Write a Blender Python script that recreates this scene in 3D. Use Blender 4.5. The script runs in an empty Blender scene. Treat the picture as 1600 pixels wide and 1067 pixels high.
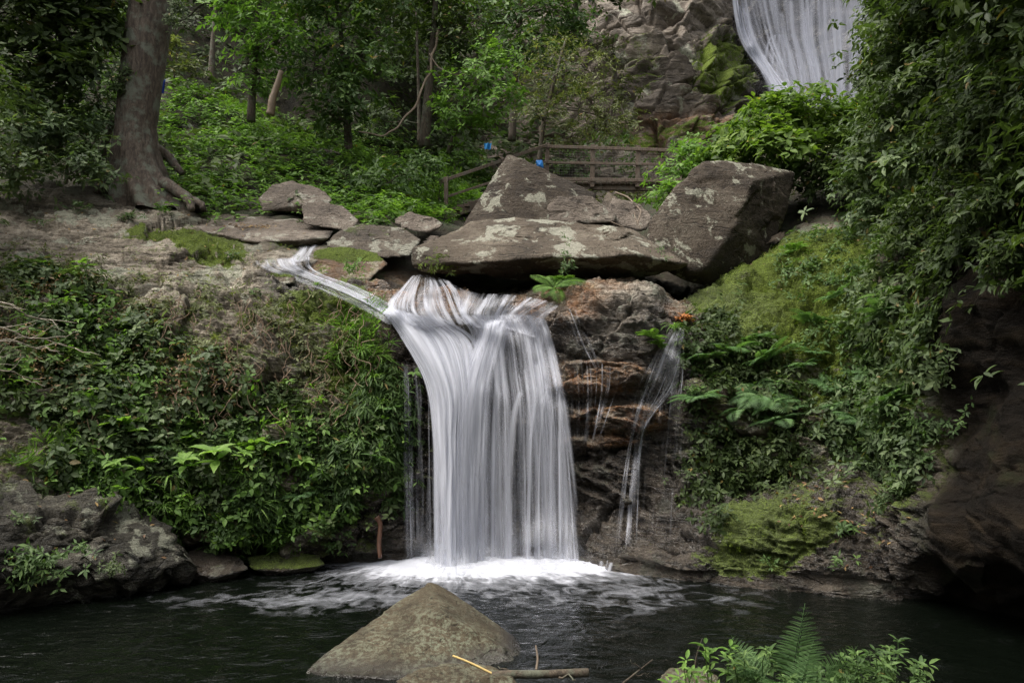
import bpy, bmesh, math, random
import numpy as np
from mathutils import Vector, Matrix
# ------------------------------------------------------------------ camera, world, sun, exposure
S = bpy.context.scene
COL = S.collection
F = 1244.0; TH = math.radians(3.5); CAM = np.array([0.0, 0.0, 2.0])
cam = bpy.data.cameras.new('camera'); camo = bpy.data.objects.new('camera', cam); COL.objects.link(camo)
cam.sensor_width = 36; cam.lens = F * 36 / 1600; cam.clip_end = 500
camo.location = CAM; camo.rotation_euler = (math.radians(90) + TH, 0, 0); S.camera = camo
SUN_EL, SUN_AZ = math.radians(64), math.radians(-105)   # azimuth clockwise from +Y
w = bpy.data.worlds.new('World'); S.world = w; w.use_nodes = True
nt = w.node_tree; sky = nt.nodes.new('ShaderNodeTexSky'); sky.sky_type = 'NISHITA'; sky.sun_disc = False
sky.sun_elevation = SUN_EL; sky.sun_rotation = SUN_AZ; sky.dust_density = 4.0; sky.air_density = 1.0; sky.ozone_density = 0.3
hs = nt.nodes.new('ShaderNodeHueSaturation'); hs.inputs['Saturation'].default_value = .12; nt.links.new(sky.outputs[0], hs.inputs['Color']); nt.links.new(hs.outputs[0], nt.nodes['Background'].inputs[0]); nt.nodes['Background'].inputs[1].default_value = 0.15
sl = bpy.data.lights.new('sun', 'SUN'); sl.energy = 1.5; sl.angle = math.radians(40); sl.color = (1, 0.90, 0.76)
so = bpy.data.objects.new('sun', sl); COL.objects.link(so)
sdir = Vector((math.sin(SUN_AZ) * math.cos(SUN_EL), math.cos(SUN_AZ) * math.cos(SUN_EL), math.sin(SUN_EL)))
so.rotation_euler = (-sdir).to_track_quat('-Z', 'Y').to_euler(); so.location = (0, 0, 30)
S.view_settings.view_transform = 'Standard'; S.view_settings.look = 'None'; S.view_settings.exposure = 1.36; S.view_settings.gamma = 1
S.cycles.transparent_max_bounces = 48; S.cycles.max_bounces = 6; S.cycles.use_denoising = True; S.cycles.denoising_prefilter = 'NONE'
R = np.random.default_rng(7)
# ------------------------------------------------------------------ maths
def P(px, py, d):
    px = np.asarray(px, float); py = np.asarray(py, float); d = np.asarray(d, float)
    x = (px - 800) / F; z = (533.5 - py) / F
    dy = math.cos(TH) - z * math.sin(TH); dz = math.sin(TH) + z * math.cos(TH)
    t = d / dy
    return np.stack(np.broadcast_arrays(x * t, d, CAM[2] + dz * t), -1)
def wl_d(py):      # distance at which the water plane shows at this picture height
    z = (533.5 - py) / F
    dy = math.cos(TH) - z * math.sin(TH); dz = math.sin(TH) + z * math.cos(TH)
    return -2.0 / dz * dy
def pix(p):
    v = p - CAM; f = v[..., 1] * math.cos(TH) + v[..., 2] * math.sin(TH); u = -v[..., 1] * math.sin(TH) + v[..., 2] * math.cos(TH)
    f = np.where(f < .1, .1, f)
    return 800 + F * v[..., 0] / f, 533.5 - F * u / f
_pr = np.random.default_rng(3); PERM = _pr.permutation(256); PERM = np.concatenate([PERM] * 3)
GR = _pr.normal(size=(256, 3)); GR /= np.linalg.norm(GR, axis=1)[:, None]; RV = _pr.random((256, 4))
def hsh(i):
    i = i & 255
    return PERM[PERM[PERM[i[..., 0]] + i[..., 1]] + i[..., 2]]
def noise(p):
    i = np.floor(p).astype(int); f = p - i; u = f * f * f * (f * (f * 6 - 15) + 10); r = 0
    for dx in (0, 1):
        for dy in (0, 1):
            for dz in (0, 1):
                o = np.array([dx, dy, dz]); g = GR[hsh(i + o)]
                wt = np.prod(np.where(o == 1, u, 1 - u), axis=-1)
                r = r + wt * np.sum(g * (f - o), -1)
    return r * 1.6
def fbm(p, o=5, g=.5, ridged=False):
    a, r, t = 1, 0, 0
    for k in range(o):
        n = noise(p * 2.03 ** k + 17.3 * k)
        if ridged: n = 1 - 2 * np.abs(n)
        r = r + a * n; t += a; a *= g
    return r / t
def facets(p, amp=1.0):      # broken blocks: each cell is a tilted plane, with a crack between cells
    i = np.floor(p).astype(int); b1 = np.full(len(p), 9.); b2 = b1.copy(); val = np.zeros(len(p))
    for dx in (-1, 0, 1):
        for dy in (-1, 0, 1):
            for dz in (-1, 0, 1):
                c = i + np.array([dx, dy, dz]); h = hsh(c); q = c + RV[h, :3]
                dv = p - q; d = np.sum(dv * dv, -1)
                m = d < b1; b2 = np.where(m, b1, np.minimum(b2, d)); b1 = np.where(m, d, b1)
                val = np.where(m, np.sum(dv * GR[h], -1) * .8 + RV[h, 3] - .5, val)
    e = np.sqrt(b2) - np.sqrt(b1)
    return val * amp, e
def sstep(a, b, x):
    t = np.clip((x - a) / (b - a), 0, 1); return t * t * (3 - 2 * t)
def catmull(C, ts, axis=0):
    C = np.moveaxis(np.asarray(C, float), axis, 0); n = len(C)
    ts = np.asarray(ts, float); i = np.clip(np.floor(ts).astype(int), 0, n - 2); f = (ts - i).reshape((-1,) + (1,) * (C.ndim - 1))
    p0 = C[np.maximum(i - 1, 0)]; p1 = C[i]; p2 = C[i + 1]; p3 = C[np.minimum(i + 2, n - 1)]
    r = .5 * (2 * p1 + (p2 - p0) * f + (2 * p0 - 5 * p1 + 4 * p2 - p3) * f * f + (3 * p1 - p0 - 3 * p2 + p3) * f ** 3)
    return np.moveaxis(r, 0, axis)
def unit(v): return v / np.maximum(np.linalg.norm(v, axis=-1, keepdims=True), 1e-9)
# ------------------------------------------------------------------ mesh building
class MB:
    def __init__(s): s.v = []; s.q = []; s.t = []; s.n = 0; s.a = {}
    def add(s, v, q=None, t=None, **at):
        v = np.asarray(v, float).reshape(-1, 3)
        if q is not None and len(q): s.q.append(np.asarray(q, int).reshape(-1, 4) + s.n)
        if t is not None and len(t): s.t.append(np.asarray(t, int).reshape(-1, 3) + s.n)
        for k in set(at) | set(s.a):
            L = s.a.setdefault(k, [np.zeros(s.n)] if s.n else [])
            L.append(np.broadcast_to(np.asarray(at.get(k, 0.), float), (len(v),)).copy())
        s.v.append(v); s.n += len(v)
    def build(s, name, mat, parent=None, smooth=True, uv=None, origin=None):
        me = bpy.data.meshes.new(name)
        v = np.concatenate(s.v); q = np.concatenate(s.q) if s.q else np.zeros((0, 4), int); t = np.concatenate(s.t) if s.t else np.zeros((0, 3), int)
        if origin is not None: v = v - np.asarray(origin)
        me.vertices.add(len(v)); me.vertices.foreach_set('co', v.astype(np.float32).ravel())
        li = np.concatenate([q.ravel(), t.ravel()]); me.loops.add(len(li)); me.loops.foreach_set('vertex_index', li.astype(np.int32))
        st = np.concatenate([np.arange(len(q)) * 4, len(q) * 4 + np.arange(len(t)) * 3]); me.polygons.add(len(st))
        me.polygons.foreach_set('loop_start', st.astype(np.int32))
        me.polygons.foreach_set('use_smooth', np.full(len(st), smooth))
        for k, L in s.a.items():
            a = me.attributes.new(k, 'FLOAT', 'POINT'); a.data.foreach_set('value', np.concatenate(L).astype(np.float32))
        me.update(calc_edges=True); me.validate()
        me.materials.append(mat)
        o = bpy.data.objects.new(name, me); COL.objects.link(o)
        if origin is not None and parent is None: o.location = origin
        if parent is not None: o.parent = parent
        return o
def tag(o, label=None, cat=None, group=None, kind=None):
    if label: o['label'] = label
    if cat: o['category'] = cat
    if group: o['group'] = group
    if kind: o['kind'] = kind
    return o
def adopt(o, root): o.parent = root; o.location = (0, 0, 0)
def empty(name, loc):
    o = bpy.data.objects.new(name, None); COL.objects.link(o); o.location = loc; o.empty_display_size = .1; return o
def grid_faces(nu, nv):
    i, j = np.meshgrid(np.arange(nu - 1), np.arange(nv - 1), indexing='ij'); a = i * nv + j
    return np.stack([a, a + 1, a + nv + 1, a + nv], -1).reshape(-1, 4)
def tube(mb, pts, rad, seg=7, cap=True, **at):
    pts = np.asarray(pts, float); n = len(pts); rad = np.broadcast_to(rad, (n,))
    t = unit(np.gradient(pts, axis=0)); ref = np.array([.13, .97, .21]) if abs(t[0] @ np.array([.13, .97, .21])) < .8 else np.array([1., 0, 0.1])
    a = unit(np.cross(t, ref)); b = np.cross(t, a); ph = np.linspace(0, 2 * np.pi, seg, endpoint=False)
    v = pts[:, None] + rad[:, None, None] * (np.cos(ph)[None, :, None] * a[:, None] + np.sin(ph)[None, :, None] * b[:, None])
    q = [];
    for k in range(n - 1):
        for j in range(seg): q.append((k * seg + j, k * seg + (j + 1) % seg, (k + 1) * seg + (j + 1) % seg, (k + 1) * seg + j))
    v = v.reshape(-1, 3); tr = []
    if cap:
        v = np.concatenate([v, pts[:1], pts[-1:]]); m = n * seg
        for j in range(seg): tr += [(m, (j + 1) % seg, j), (m + 1, (n - 1) * seg + j, (n - 1) * seg + (j + 1) % seg)]
    mb.add(v, q, tr, **at)
def wiggle(p0, p1, n=10, amp=.05, sag=0., rng=R):
    t = np.linspace(0, 1, n)[:, None]; p = np.asarray(p0) * (1 - t) + np.asarray(p1) * t
    o = rng.random(3) * 99
    p = p + amp * np.stack([noise(np.concatenate([t * 3.1, t * 0 + k, t * 0], 1) + o) for k in range(3)], 1) * np.sin(np.pi * t) ** .5
    p[:, 2] -= (sag * np.sin(np.pi * t))[:, 0]
    return p
def boxm(mb, c, sx, sy, sz, rot=None, bev=.008):
    bm = bmesh.new(); bmesh.ops.create_cube(bm, size=1)
    for v in bm.verts: v.co = Vector((v.co.x * sx, v.co.y * sy, v.co.z * sz))
    bmesh.ops.bevel(bm, geom=bm.edges[:], offset=bev, segments=1, affect='EDGES')
    M = rot or Matrix.Identity(3)
    bm.verts.ensure_lookup_table(); vs = [M @ v.co + Vector(c) for v in bm.verts]
    q = [[v.index for v in f.verts] for f in bm.faces if len(f.verts) == 4]; t = [[v.index for v in f.verts] for f in bm.faces if len(f.verts) == 3]
    mb.add(vs, q, t); bm.free()
def beam(mb, a, b, wd, ht, bev=.006):
    a = Vector(a); b = Vector(b); d = b - a; M = d.to_track_quat('X', 'Z').to_matrix()
    boxm(mb, (a + b) / 2, d.length, wd, ht, M, bev)
# ------------------------------------------------------------------ materials
class NT:
    def __init__(s, name):
        s.m = bpy.data.materials.new(name); s.m.use_nodes = True; s.t = s.m.node_tree; s.t.nodes.clear()
        s.out = s.t.nodes.new('ShaderNodeOutputMaterial')
    def n(s, ty, out=0, props=None, **ins):
        nd = s.t.nodes.new('ShaderNode' + ty)
        for k, v in (props or {}).items(): setattr(nd, k, v)
        for k, v in ins.items():
            k2 = int(k[1:]) if k[0] == 'i' and k[1:].isdigit() else k.replace('_', ' ')
            so_ = nd.inputs[k2]
            if isinstance(v, bpy.types.NodeSocket): s.t.links.new(v, so_)
            else: so_.default_value = (tuple(v) + (1,) if so_.type == 'RGBA' and len(v) == 3 else v)
        return nd.outputs[out]
    def math(s, op, a, b=0., c=None, clamp=False):
        kw = dict(i0=a, i1=b)
        if c is not None: kw['i2'] = c
        return s.n('Math', props=dict(operation=op, use_clamp=clamp), **kw)
    def mix(s, f, a, b, mode='MIX'):
        nd = s.t.nodes.new('ShaderNodeMix'); nd.data_type = 'RGBA'; nd.blend_type = mode; nd.clamp_factor = True
        for i, v in ((0, f), (6, a), (7, b)):
            if isinstance(v, bpy.types.NodeSocket): s.t.links.new(v, nd.inputs[i])
            else: nd.inputs[i].default_value = v if i == 0 else (tuple(v) + (1,) if len(v) == 3 else v)
        return nd.outputs[2]
    def ramp(s, f, *st):
        nd = s.t.nodes.new('ShaderNodeValToRGB'); s.t.links.new(f, nd.inputs[0]); e = nd.color_ramp.elements
        while len(e) < len(st): e.new(.5)
        for k, (p, c) in enumerate(st):
            e[k].position = p; e[k].color = (c, c, c, 1) if isinstance(c, (int, float)) else tuple(c) + (1,)
        return nd.outputs[0]
    def noise(s, vec, sc, det=4, rough=.55, dist=0., dim='3D'):
        return s.n('TexNoise', props=dict(noise_dimensions=dim), Vector=vec, Scale=sc, Detail=det, Roughness=rough, Distortion=dist)
    def attr(s, name): return s.n('Attribute', out=2, props=dict(attribute_name=name))
    def finish(s, surf):
        s.t.links.new(surf, s.out.inputs[0]); return s.m
def rock_mat(name, dark, mid, light, lichen=.0, lichen_col=(.30, .31, .24), rough=.75, scale=1., moss_col=(.11, .155, .016), bump=.5, strat=.5, tilt=(.5, .2, -.25), specks=.3, speckle=False):
    g = NT(name); pos = g.n('TexCoord', out=3)
    n1 = g.noise(pos, 1.3 * scale, 8, .62); n2 = g.noise(pos, 9 * scale, 7, .65); n3 = g.noise(pos, 45 * scale, 5, .6)
    mp = g.n('Mapping', Vector=pos, Rotation=tilt, Scale=(1.2 * scale, 1.2 * scale, 11 * scale)); st = g.noise(mp, 1.6, 7, .65, .6)
    c = g.ramp(n1, (.33, dark), (.5, mid), (.68, light))
    c = g.mix(g.ramp(n2, (.3, .0), (.75, .75)), c, g.mix(.5, dark, mid))
    c = g.mix(g.math('MULTIPLY', g.ramp(st, (.38, 1.), (.52, 0.)), strat), c, dark)
    c = g.mix(g.math('MULTIPLY', g.ramp(st, (.55, 0.), (.72, 1.)), strat * .6), c, light)
    vo = g.n('TexVoronoi', props=dict(feature='DISTANCE_TO_EDGE'), Vector=g.n('Vector' + 'Math', props=dict(operation='ADD'), i0=mp, i1=g.n('VectorMath', props=dict(operation='SCALE'), i0=g.n('TexNoise', out=1, Vector=pos, Scale=3. * scale), Scale=.8)), Scale=.55)
    crack = g.ramp(vo, (.0, 1.), (.035, 0.))
    crack = g.math('MULTIPLY', crack, g.ramp(n2, (.45, 0.), (.6, 1.)))
    c = g.mix(g.math('MULTIPLY', crack, .8), c, tuple(x * .3 for x in dark))
    if lichen > 0:
        ln = g.noise(pos, 2.1 * scale, 9, .68, .3); lm = g.ramp(ln, (.62 - lichen * .16, 0.), (.65 - lichen * .16, 1.))
        lm = g.math('MULTIPLY', lm, g.ramp(n3, (.3, .3), (.5, 1.)))
        if speckle: lm = g.math('MULTIPLY', g.ramp(g.noise(pos, 1.7, 3), (.38, .1), (.58, 1.)), g.ramp(g.noise(pos, 26., 7, .7), (.47, 0.), (.56, 1.)))
        c = g.mix(g.math('MULTIPLY', lm, .85), c, g.mix(n2, tuple(x * .8 for x in lichen_col), tuple(min(1, x * 1.25) for x in lichen_col)))
    if specks > 0:
        v2 = g.n('TexVoronoi', Vector=pos, Scale=26 * scale, Randomness=1.); sp = g.math('MULTIPLY', g.ramp(v2, (.12, 1.), (.2, 0.)), g.ramp(n1, (.5, 0.), (.6, specks)))
        c = g.mix(sp, c, lichen_col)
    stain = g.attr('stain'); c = g.mix(g.math('MULTIPLY', stain, g.ramp(n2, (.35, .25), (.6, 1.))), c, g.mix(g.ramp(g.noise(pos, 4., 5), (.35, 0.), (.65, 1.)), (.13, .045, .014), (.34, .17, .065)))
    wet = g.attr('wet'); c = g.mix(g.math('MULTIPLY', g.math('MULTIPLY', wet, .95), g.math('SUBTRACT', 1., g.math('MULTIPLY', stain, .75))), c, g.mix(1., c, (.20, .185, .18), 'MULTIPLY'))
    moss = g.attr('moss'); mm = g.ramp(g.math('ADD', moss, g.math('MULTIPLY', g.math('SUBTRACT', g.noise(pos, 5., 7, .65), .5), 1.3)), (.42, 0.), (.62, 1.))
    mn = g.noise(pos, 70., 4, .7)
    c = g.mix(mm, c, g.mix(g.ramp(mn, (.35, 0.), (.65, 1.)), tuple(x * .35 for x in moss_col), g.mix(g.ramp(n1, (.4, 0.), (.6, 1.)), moss_col, tuple(x * 1.7 for x in moss_col))))
    rg = g.math('ADD', g.math('MULTIPLY', n2, .3), rough - .15)
    rg = g.math('MULTIPLY', rg, g.math('SUBTRACT', 1., g.math('MULTIPLY', wet, .72)))
    rg = g.math('MAXIMUM', rg, g.math('MULTIPLY', mm, .9))
    n4 = g.noise(pos, 22 * scale, 6, .7); c = g.mix(g.ramp(n4, (.36, .55), (.52, 0.)), c, g.mix(1., c, (.42, .40, .38), 'MULTIPLY')); h = g.math('ADD', g.math('MULTIPLY', n2, .75), g.math('MULTIPLY', n3, .30)); h = g.math('ADD', h, g.math('MULTIPLY', n4, .45)); h = g.math('ADD', h, g.math('MULTIPLY', st, .15 + strat * .6))
    h = g.math('SUBTRACT', h, g.math('MULTIPLY', crack, .35)); h = g.math('ADD', h, g.math('MULTIPLY', g.math('MULTIPLY', mm, mn), .5))
    bp = g.n('Bump', Strength=min(1., bump * 1.5), Distance=.09, Height=h)
    return g.finish(g.n('BsdfPrincipled', **{'Base_Color': c, 'Roughness': rg, 'Normal': bp, 'Specular_IOR_Level': g.math('MULTIPLY_ADD', wet, .35, .3)}))
def leaf_mat(name, c0, c1, c2, rough=.55, trans=.3, spec=.22, odd=None):
    g = NT(name); r = g.attr('rnd')
    st = [(0., c0), (.5, c1), (.93, c2)]
    if odd: st += [(.965, c2), (.97, odd), (1., odd)]
    c = g.ramp(r, *st); pos = g.n('TexCoord', out=3)
    c = g.mix(g.ramp(g.noise(pos, 30., 3), (.35, .35), (.65, 0.)), c, tuple(x * .5 for x in c0))
    b = g.n('BsdfPrincipled', **{'Base_Color': c, 'Roughness': rough, 'Specular_IOR_Level': spec})
    t = g.n('BsdfTranslucent', Color=g.mix(1., c, (1.3, 1.5, .6), 'MULTIPLY'))
    return g.finish(g.n('MixShader', i0=trans, i1=b, i2=t))
def bark_mat(name, a, b, c, lich=(.2, .22, .17), sc=1.):
    g = NT(name); pos = g.n('TexCoord', out=3); n1 = g.noise(pos, 3. * sc, 7, .65); mp = g.n('Mapping', Vector=pos, Scale=(9 * sc, 9 * sc, 2.2 * sc)); n2 = g.noise(mp, 1.6, 8, .7, .5)
    col = g.ramp(n2, (.32, a), (.52, b), (.72, c)); col = g.mix(g.math('MULTIPLY', g.ramp(n1, (.5, 0.), (.6, 1.)), .8), col, g.mix(n2, lich, tuple(x * .6 for x in lich)))
    h = g.math('ADD', n2, g.math('MULTIPLY', g.noise(pos, 40., 4), .3)); bp = g.n('Bump', Strength=.7, Distance=.03, Height=h)
    return g.finish(g.n('BsdfPrincipled', **{'Base_Color': col, 'Roughness': .85, 'Normal': bp}))
def plain_mat(name, col, rough=.6, var=.4):
    g = NT(name); pos = g.n('TexCoord', out=3); n1 = g.noise(pos, 14., 5)
    c = g.mix(g.ramp(n1, (.35, var), (.65, 0.)), col, tuple(x * .4 for x in col)); bp = g.n('Bump', Strength=.3, Distance=.01, Height=n1)
    return g.finish(g.n('BsdfPrincipled', **{'Base_Color': c, 'Roughness': rough, 'Normal': bp}))
M_TER = rock_mat('terrain_rock', (.065, .053, .040), (.31, .265, .205), (.60, .545, .45), lichen=.45, rough=.8, bump=.7, strat=.75, tilt=(.55, .15, 0))
M_BANK = M_TER
M_BOULD = rock_mat('boulder_rock', (.032, .024, .016), (.125, .098, .070), (.23, .195, .15), lichen=.5, lichen_col=(.36, .36, .29), scale=1.1, strat=.15, bump=.7, specks=.6)
M_BOULD3 = rock_mat('dark_boulder_rock', (.018, .013, .009), (.065, .048, .032), (.14, .115, .085), lichen=.4, lichen_col=(.33, .33, .26), scale=1.2, strat=.25, bump=.8, specks=.6)  # pointed boulder's front shade is mixed into this tone, along with dark algae
M_BOULD2 = rock_mat('pale_boulder_rock', (.06, .048, .038), (.19, .155, .125), (.31, .265, .215), lichen=.3, lichen_col=(.36, .35, .29), scale=1.2, strat=.2, bump=.65)
M_SHORE = rock_mat('shore_rock', (.018, .016, .010), (.07, .062, .045), (.20, .185, .14), lichen=.45, lichen_col=(.28, .29, .22), scale=1.6, strat=.7, bump=1., tilt=(.5, .35, 0))
M_PYR = rock_mat('pool_rock', (.02, .015, .008), (.066, .05, .029), (.105, .083, .05), lichen=.62, speckle=True, lichen_col=(.15, .16, .11), scale=2.6, strat=.1, bump=.35)
M_CLIFF = rock_mat('cliff_rock', (.05, .04, .032), (.18, .148, .118), (.36, .31, .255), lichen=.3, scale=.35, rough=.65, strat=.6, bump=.9, tilt=(.2, -.35, 0))
M_WALL = rock_mat('brown_wall_rock', (.018, .012, .008), (.05, .034, .021), (.10, .07, .045), lichen=.05, rough=.8, scale=.8, strat=.5, bump=.8)
M_BARK = bark_mat('bark', (.022, .015, .010), (.07, .052, .038), (.15, .12, .09), lich=(.15, .165, .125), sc=1.6)
M_BARK2 = bark_mat('dark_bark', (.02, .015, .01), (.06, .045, .03), (.12, .095, .065), lich=(.12, .13, .09), sc=2.)
M_WOOD = bark_mat('weathered_wood', (.055, .038, .028), (.13, .095, .07), (.20, .155, .12), lich=(.16, .14, .11), sc=2.5)
M_TWIG = plain_mat('twig', (.16, .12, .085), .8)
LG = {
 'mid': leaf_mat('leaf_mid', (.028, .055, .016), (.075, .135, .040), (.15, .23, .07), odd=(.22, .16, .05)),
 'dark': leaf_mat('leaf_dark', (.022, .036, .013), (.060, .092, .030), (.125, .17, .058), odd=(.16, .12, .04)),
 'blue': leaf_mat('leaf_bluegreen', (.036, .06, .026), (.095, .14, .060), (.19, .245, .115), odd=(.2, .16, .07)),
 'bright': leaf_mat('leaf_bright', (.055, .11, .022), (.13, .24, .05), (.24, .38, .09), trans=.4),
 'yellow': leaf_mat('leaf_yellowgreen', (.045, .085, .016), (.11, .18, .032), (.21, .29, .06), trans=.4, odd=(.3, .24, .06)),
 'olive': leaf_mat('leaf_olive', (.06, .075, .030), (.135, .155, .065), (.24, .26, .12), odd=(.28, .2, .08)),
 'fern': leaf_mat('leaf_fern', (.05, .10, .035), (.10, .19, .07), (.18, .29, .12), trans=.35),
 'dry': leaf_mat('leaf_dry', (.08, .042, .024), (.20, .125, .065), (.38, .26, .11), trans=.15),
 'moss': leaf_mat('leaf_moss', (.05, .08, .008), (.11, .16, .016), (.18, .24, .03)),
}
# ------------------------------------------------------------------ leaves
def tmpl(kind):
    if kind == 'simple':
        v = np.array([(0, 0, 0), (-.5, .45, .0), (0, 1, -.12), (.5, .45, 0), (0, .5, -.07)], float); return v, np.array([(0, 4, 2, 1), (0, 3, 2, 4)])
    v = np.array([(0, 0, 0), (-.36, .22, .03), (-.46, .5, .04), (-.26, .78, -.02), (0, 1, -.16), (.26, .78, -.02), (.46, .5, .04), (.36, .22, .03), (0, .25, -.04), (0, .52, -.03), (0, .8, -.08)], float)
    return v, np.array([(0, 0, 8, 1), (8, 9, 2, 1), (9, 10, 3, 2), (10, 4, 4, 3), (0, 7, 8, 8), (8, 7, 6, 9), (9, 6, 5, 10), (10, 5, 4, 4)])
def put_leaves(mb, Pn, D, N, L, Wr, kind='simple', rnd=None):
    V, Q = tmpl(kind); D = unit(D); N = unit(N - np.sum(N * D, -1, keepdims=True) * D); X = np.cross(D, N); n = len(Pn)
    L = np.broadcast_to(L, (n,))[:, None, None]; Wr = np.broadcast_to(Wr, (n,))[:, None, None]
    v = Pn[:, None] + L * (X[:, None] * V[None, :, :1] * Wr + D[:, None] * V[None, :, 1:2] + N[:, None] * V[None, :, 2:3])
    off = (np.arange(n) * len(V))[:, None, None]
    if kind == 'simple': q = Q[None] + off; t = None; q = q.reshape(-1, 4)
    else:
        qq = [f for f in Q if len(set(f)) == 4]; tt = [list(dict.fromkeys(f)) for f in Q if len(set(f)) == 3]
        q = (np.array(qq)[None] + off).reshape(-1, 4); t = (np.array(tt)[None] + off).reshape(-1, 3)
    if rnd is None: rnd = R.random(n)
    mb.add(v.reshape(-1, 3), q, t, rnd=np.repeat(rnd, len(V)))
def rosettes(mb, C, A, nl, L, Wr=.42, kind='simple', spread=(.9, 1.6), droop=.25, var=.3, clump=None, lift=0.):
    n = len(C); A = unit(A); ref = unit(R.normal(size=(n, 3))); U = unit(np.cross(A, ref)); Vv = np.cross(A, U)
    ph = (np.arange(nl)[None] * 2.4 + R.random((n, 1)) * 6.3 + R.normal(size=(n, nl)) * .3)[..., None]; th = (spread[0] + (spread[1] - spread[0]) * R.random((n, nl)))[..., None]
    rad = np.cos(ph) * U[:, None] + np.sin(ph) * Vv[:, None]
    D = np.cos(th) * A[:, None] + np.sin(th) * rad; D[..., 2] -= droop
    N = A[:, None] * .9 - rad * .3 + R.normal(size=(n, nl, 3)) * .25; N[..., 2] += .35
    l = L * (1 + var * R.normal(size=(n, nl))).clip(.45, 1.7)
    c = R.random(n) if clump is None else clump
    rn = (.55 * c[:, None] + .45 * R.random((n, nl))); rn = np.where(R.random((n, nl)) < .012, 1., rn * .95)
    base = C[:, None] + rad * (L * .12) + A[:, None] * (R.random((n, nl, 1)) - .5) * L * .6
    put_leaves(mb, base.reshape(-1, 3), D.reshape(-1, 3), N.reshape(-1, 3), l.ravel(), Wr, kind, rn.ravel())
# ------------------------------------------------------------------ terrain
cols = {
 -900: [930, (820, 5.0), (700, 5.0), (560, 5.2), (400, 5.6), (300, 6.5), (200, 8), (100, 9.5), (-50, 12), (-300, 15), (-900, 20)],
 -400: [930, (820, 6.9), (700, 7.2), (560, 7.8), (440, 8.6), (370, 9.6), (300, 11), (260, 12.5), (60, 16), (-200, 20), (-700, 28)],
 0: [915, (800, 7.9), (680, 8.3), (560, 8.8), (450, 9.6), (380, 10.8), (305, 12.2), (280, 13.2), (80, 17), (-120, 22), (-600, 30)],
 130: [900, (810, 8.4), (690, 8.7), (570, 9.1), (455, 9.9), (380, 11.1), (308, 12.6), (285, 13.8), (110, 18), (-100, 23), (-600, 31)],
 260: [885, (810, 8.8), (700, 9.0), (590, 9.35), (480, 10.0), (400, 11.1), (325, 12.8), (300, 13.8), (135, 18.5), (105, 22), (-600, 31)],
 400: [880, (810, 9.0), (710, 9.15), (610, 9.4), (510, 9.9), (438, 10.6), (388, 11.6), (320, 13.8), (190, 17.5), (160, 23), (-500, 32)],
 500: [880, (800, 9.2), (710, 9.3), (630, 9.45), (530, 9.85), (455, 10.45), (405, 11.6), (345, 13.8), (240, 17.5), (200, 23), (-500, 32)],
 590: [880, (800, 9.4), (700, 9.48), (620, 9.6), (545, 9.8), (470, 10.4), (425, 11.5), (350, 14), (280, 17.5), (200, 24), (-500, 34)],
 650: [880, (800, 9.6), (700, 9.65), (600, 9.7), (520, 9.95), (480, 10.5), (440, 11.6), (360, 14), (310, 17.5), (240, 25), (-200, 38)],
 760: [878, (800, 9.75), (700, 9.8), (620, 9.8), (515, 10.05), (475, 10.8), (455, 12.4), (370, 14.2), (335, 17.5), (300, 26), (230, 40)],
 870: [882, (800, 9.7), (700, 9.75), (600, 9.8), (500, 10.1), (462, 10.8), (450, 12.6), (370, 14.4), (335, 18), (310, 28), (260, 44)],
 960: [895, (800, 9.45), (700, 9.5), (600, 9.6), (500, 9.9), (445, 10.8), (440, 12.6), (370, 14.4), (335, 18), (320, 28), (270, 46)],
 1060: [905, (866, 8.75), (740, 9.4), (620, 9.55), (515, 9.9), (480, 10.8), (462, 12.6), (370, 14.4), (320, 18), (300, 28), (260, 46)],
 1150: [915, (825, 8.55), (765, 9.2), (650, 9.4), (540, 9.8), (455, 11), (420, 12.4), (350, 14.4), (280, 18), (255, 27), (230, 46)],
 1260: [925, (800, 8.2), (745, 8.8), (640, 9.1), (520, 9.7), (410, 10.9), (360, 12.5), (320, 14.4), (240, 18), (220, 26), (210, 44)],
 1360: [935, (800, 8.1), (715, 8.6), (590, 8.9), (460, 9.5), (375, 10.8), (340, 12.3), (300, 14), (230, 17), (200, 22), (190, 36)],
 1430: [935, (850, 7.3), (720, 7.6), (570, 7.9), (420, 8.6), (330, 9.6), (250, 11), (190, 12.5), (110, 15), (60, 18), (-100, 26)],
 1520: [945, (860, 6.7), (720, 6.8), (540, 7.0), (380, 7.5), (280, 8.3), (180, 9.5), (80, 11), (-100, 13), (-300, 16), (-800, 22)],
 1640: [975, (880, 6.1), (720, 6.1), (540, 6.2), (360, 6.5), (240, 7), (120, 8), (0, 9.5), (-200, 11), (-450, 14), (-1000, 18)],
 2100: [1100, (900, 4.3), (720, 4.2), (520, 4.3), (300, 4.5), (120, 5), (-50, 5.6), (-250, 6.5), (-500, 7.5), (-800, 9), (-1500, 11)],
 2900: [1300, (1000, 2.6), (720, 2.6), (500, 2.7), (200, 2.9), (0, 3.2), (-200, 3.6), (-500, 4.2), (-900, 5), (-1400, 6), (-2200, 8)],
}
def loft_control(cols):
    G = []
    for px, rows in cols.items():
        b = P(px, rows[0], wl_d(rows[0])); a = b + np.array([0, -.1, -1.2]); G.append([a, b] + [P(px, *r) for r in rows[1:]])
    return np.array(G)
CG = loft_control(cols); pxs = np.array(list(cols))
us = np.concatenate([np.linspace(-900, -20, 50, endpoint=False), np.linspace(-20, 1650, 720, endpoint=False), np.linspace(1650, 2900, 60)])
us = np.interp(us, pxs, np.arange(len(pxs)))
seg = [6, 60, 70, 80, 90, 60, 50, 50, 50, 40, 24]
vs = np.concatenate([k + np.arange(n) / n for k, n in enumerate(seg)] + [[len(seg)]])
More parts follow.
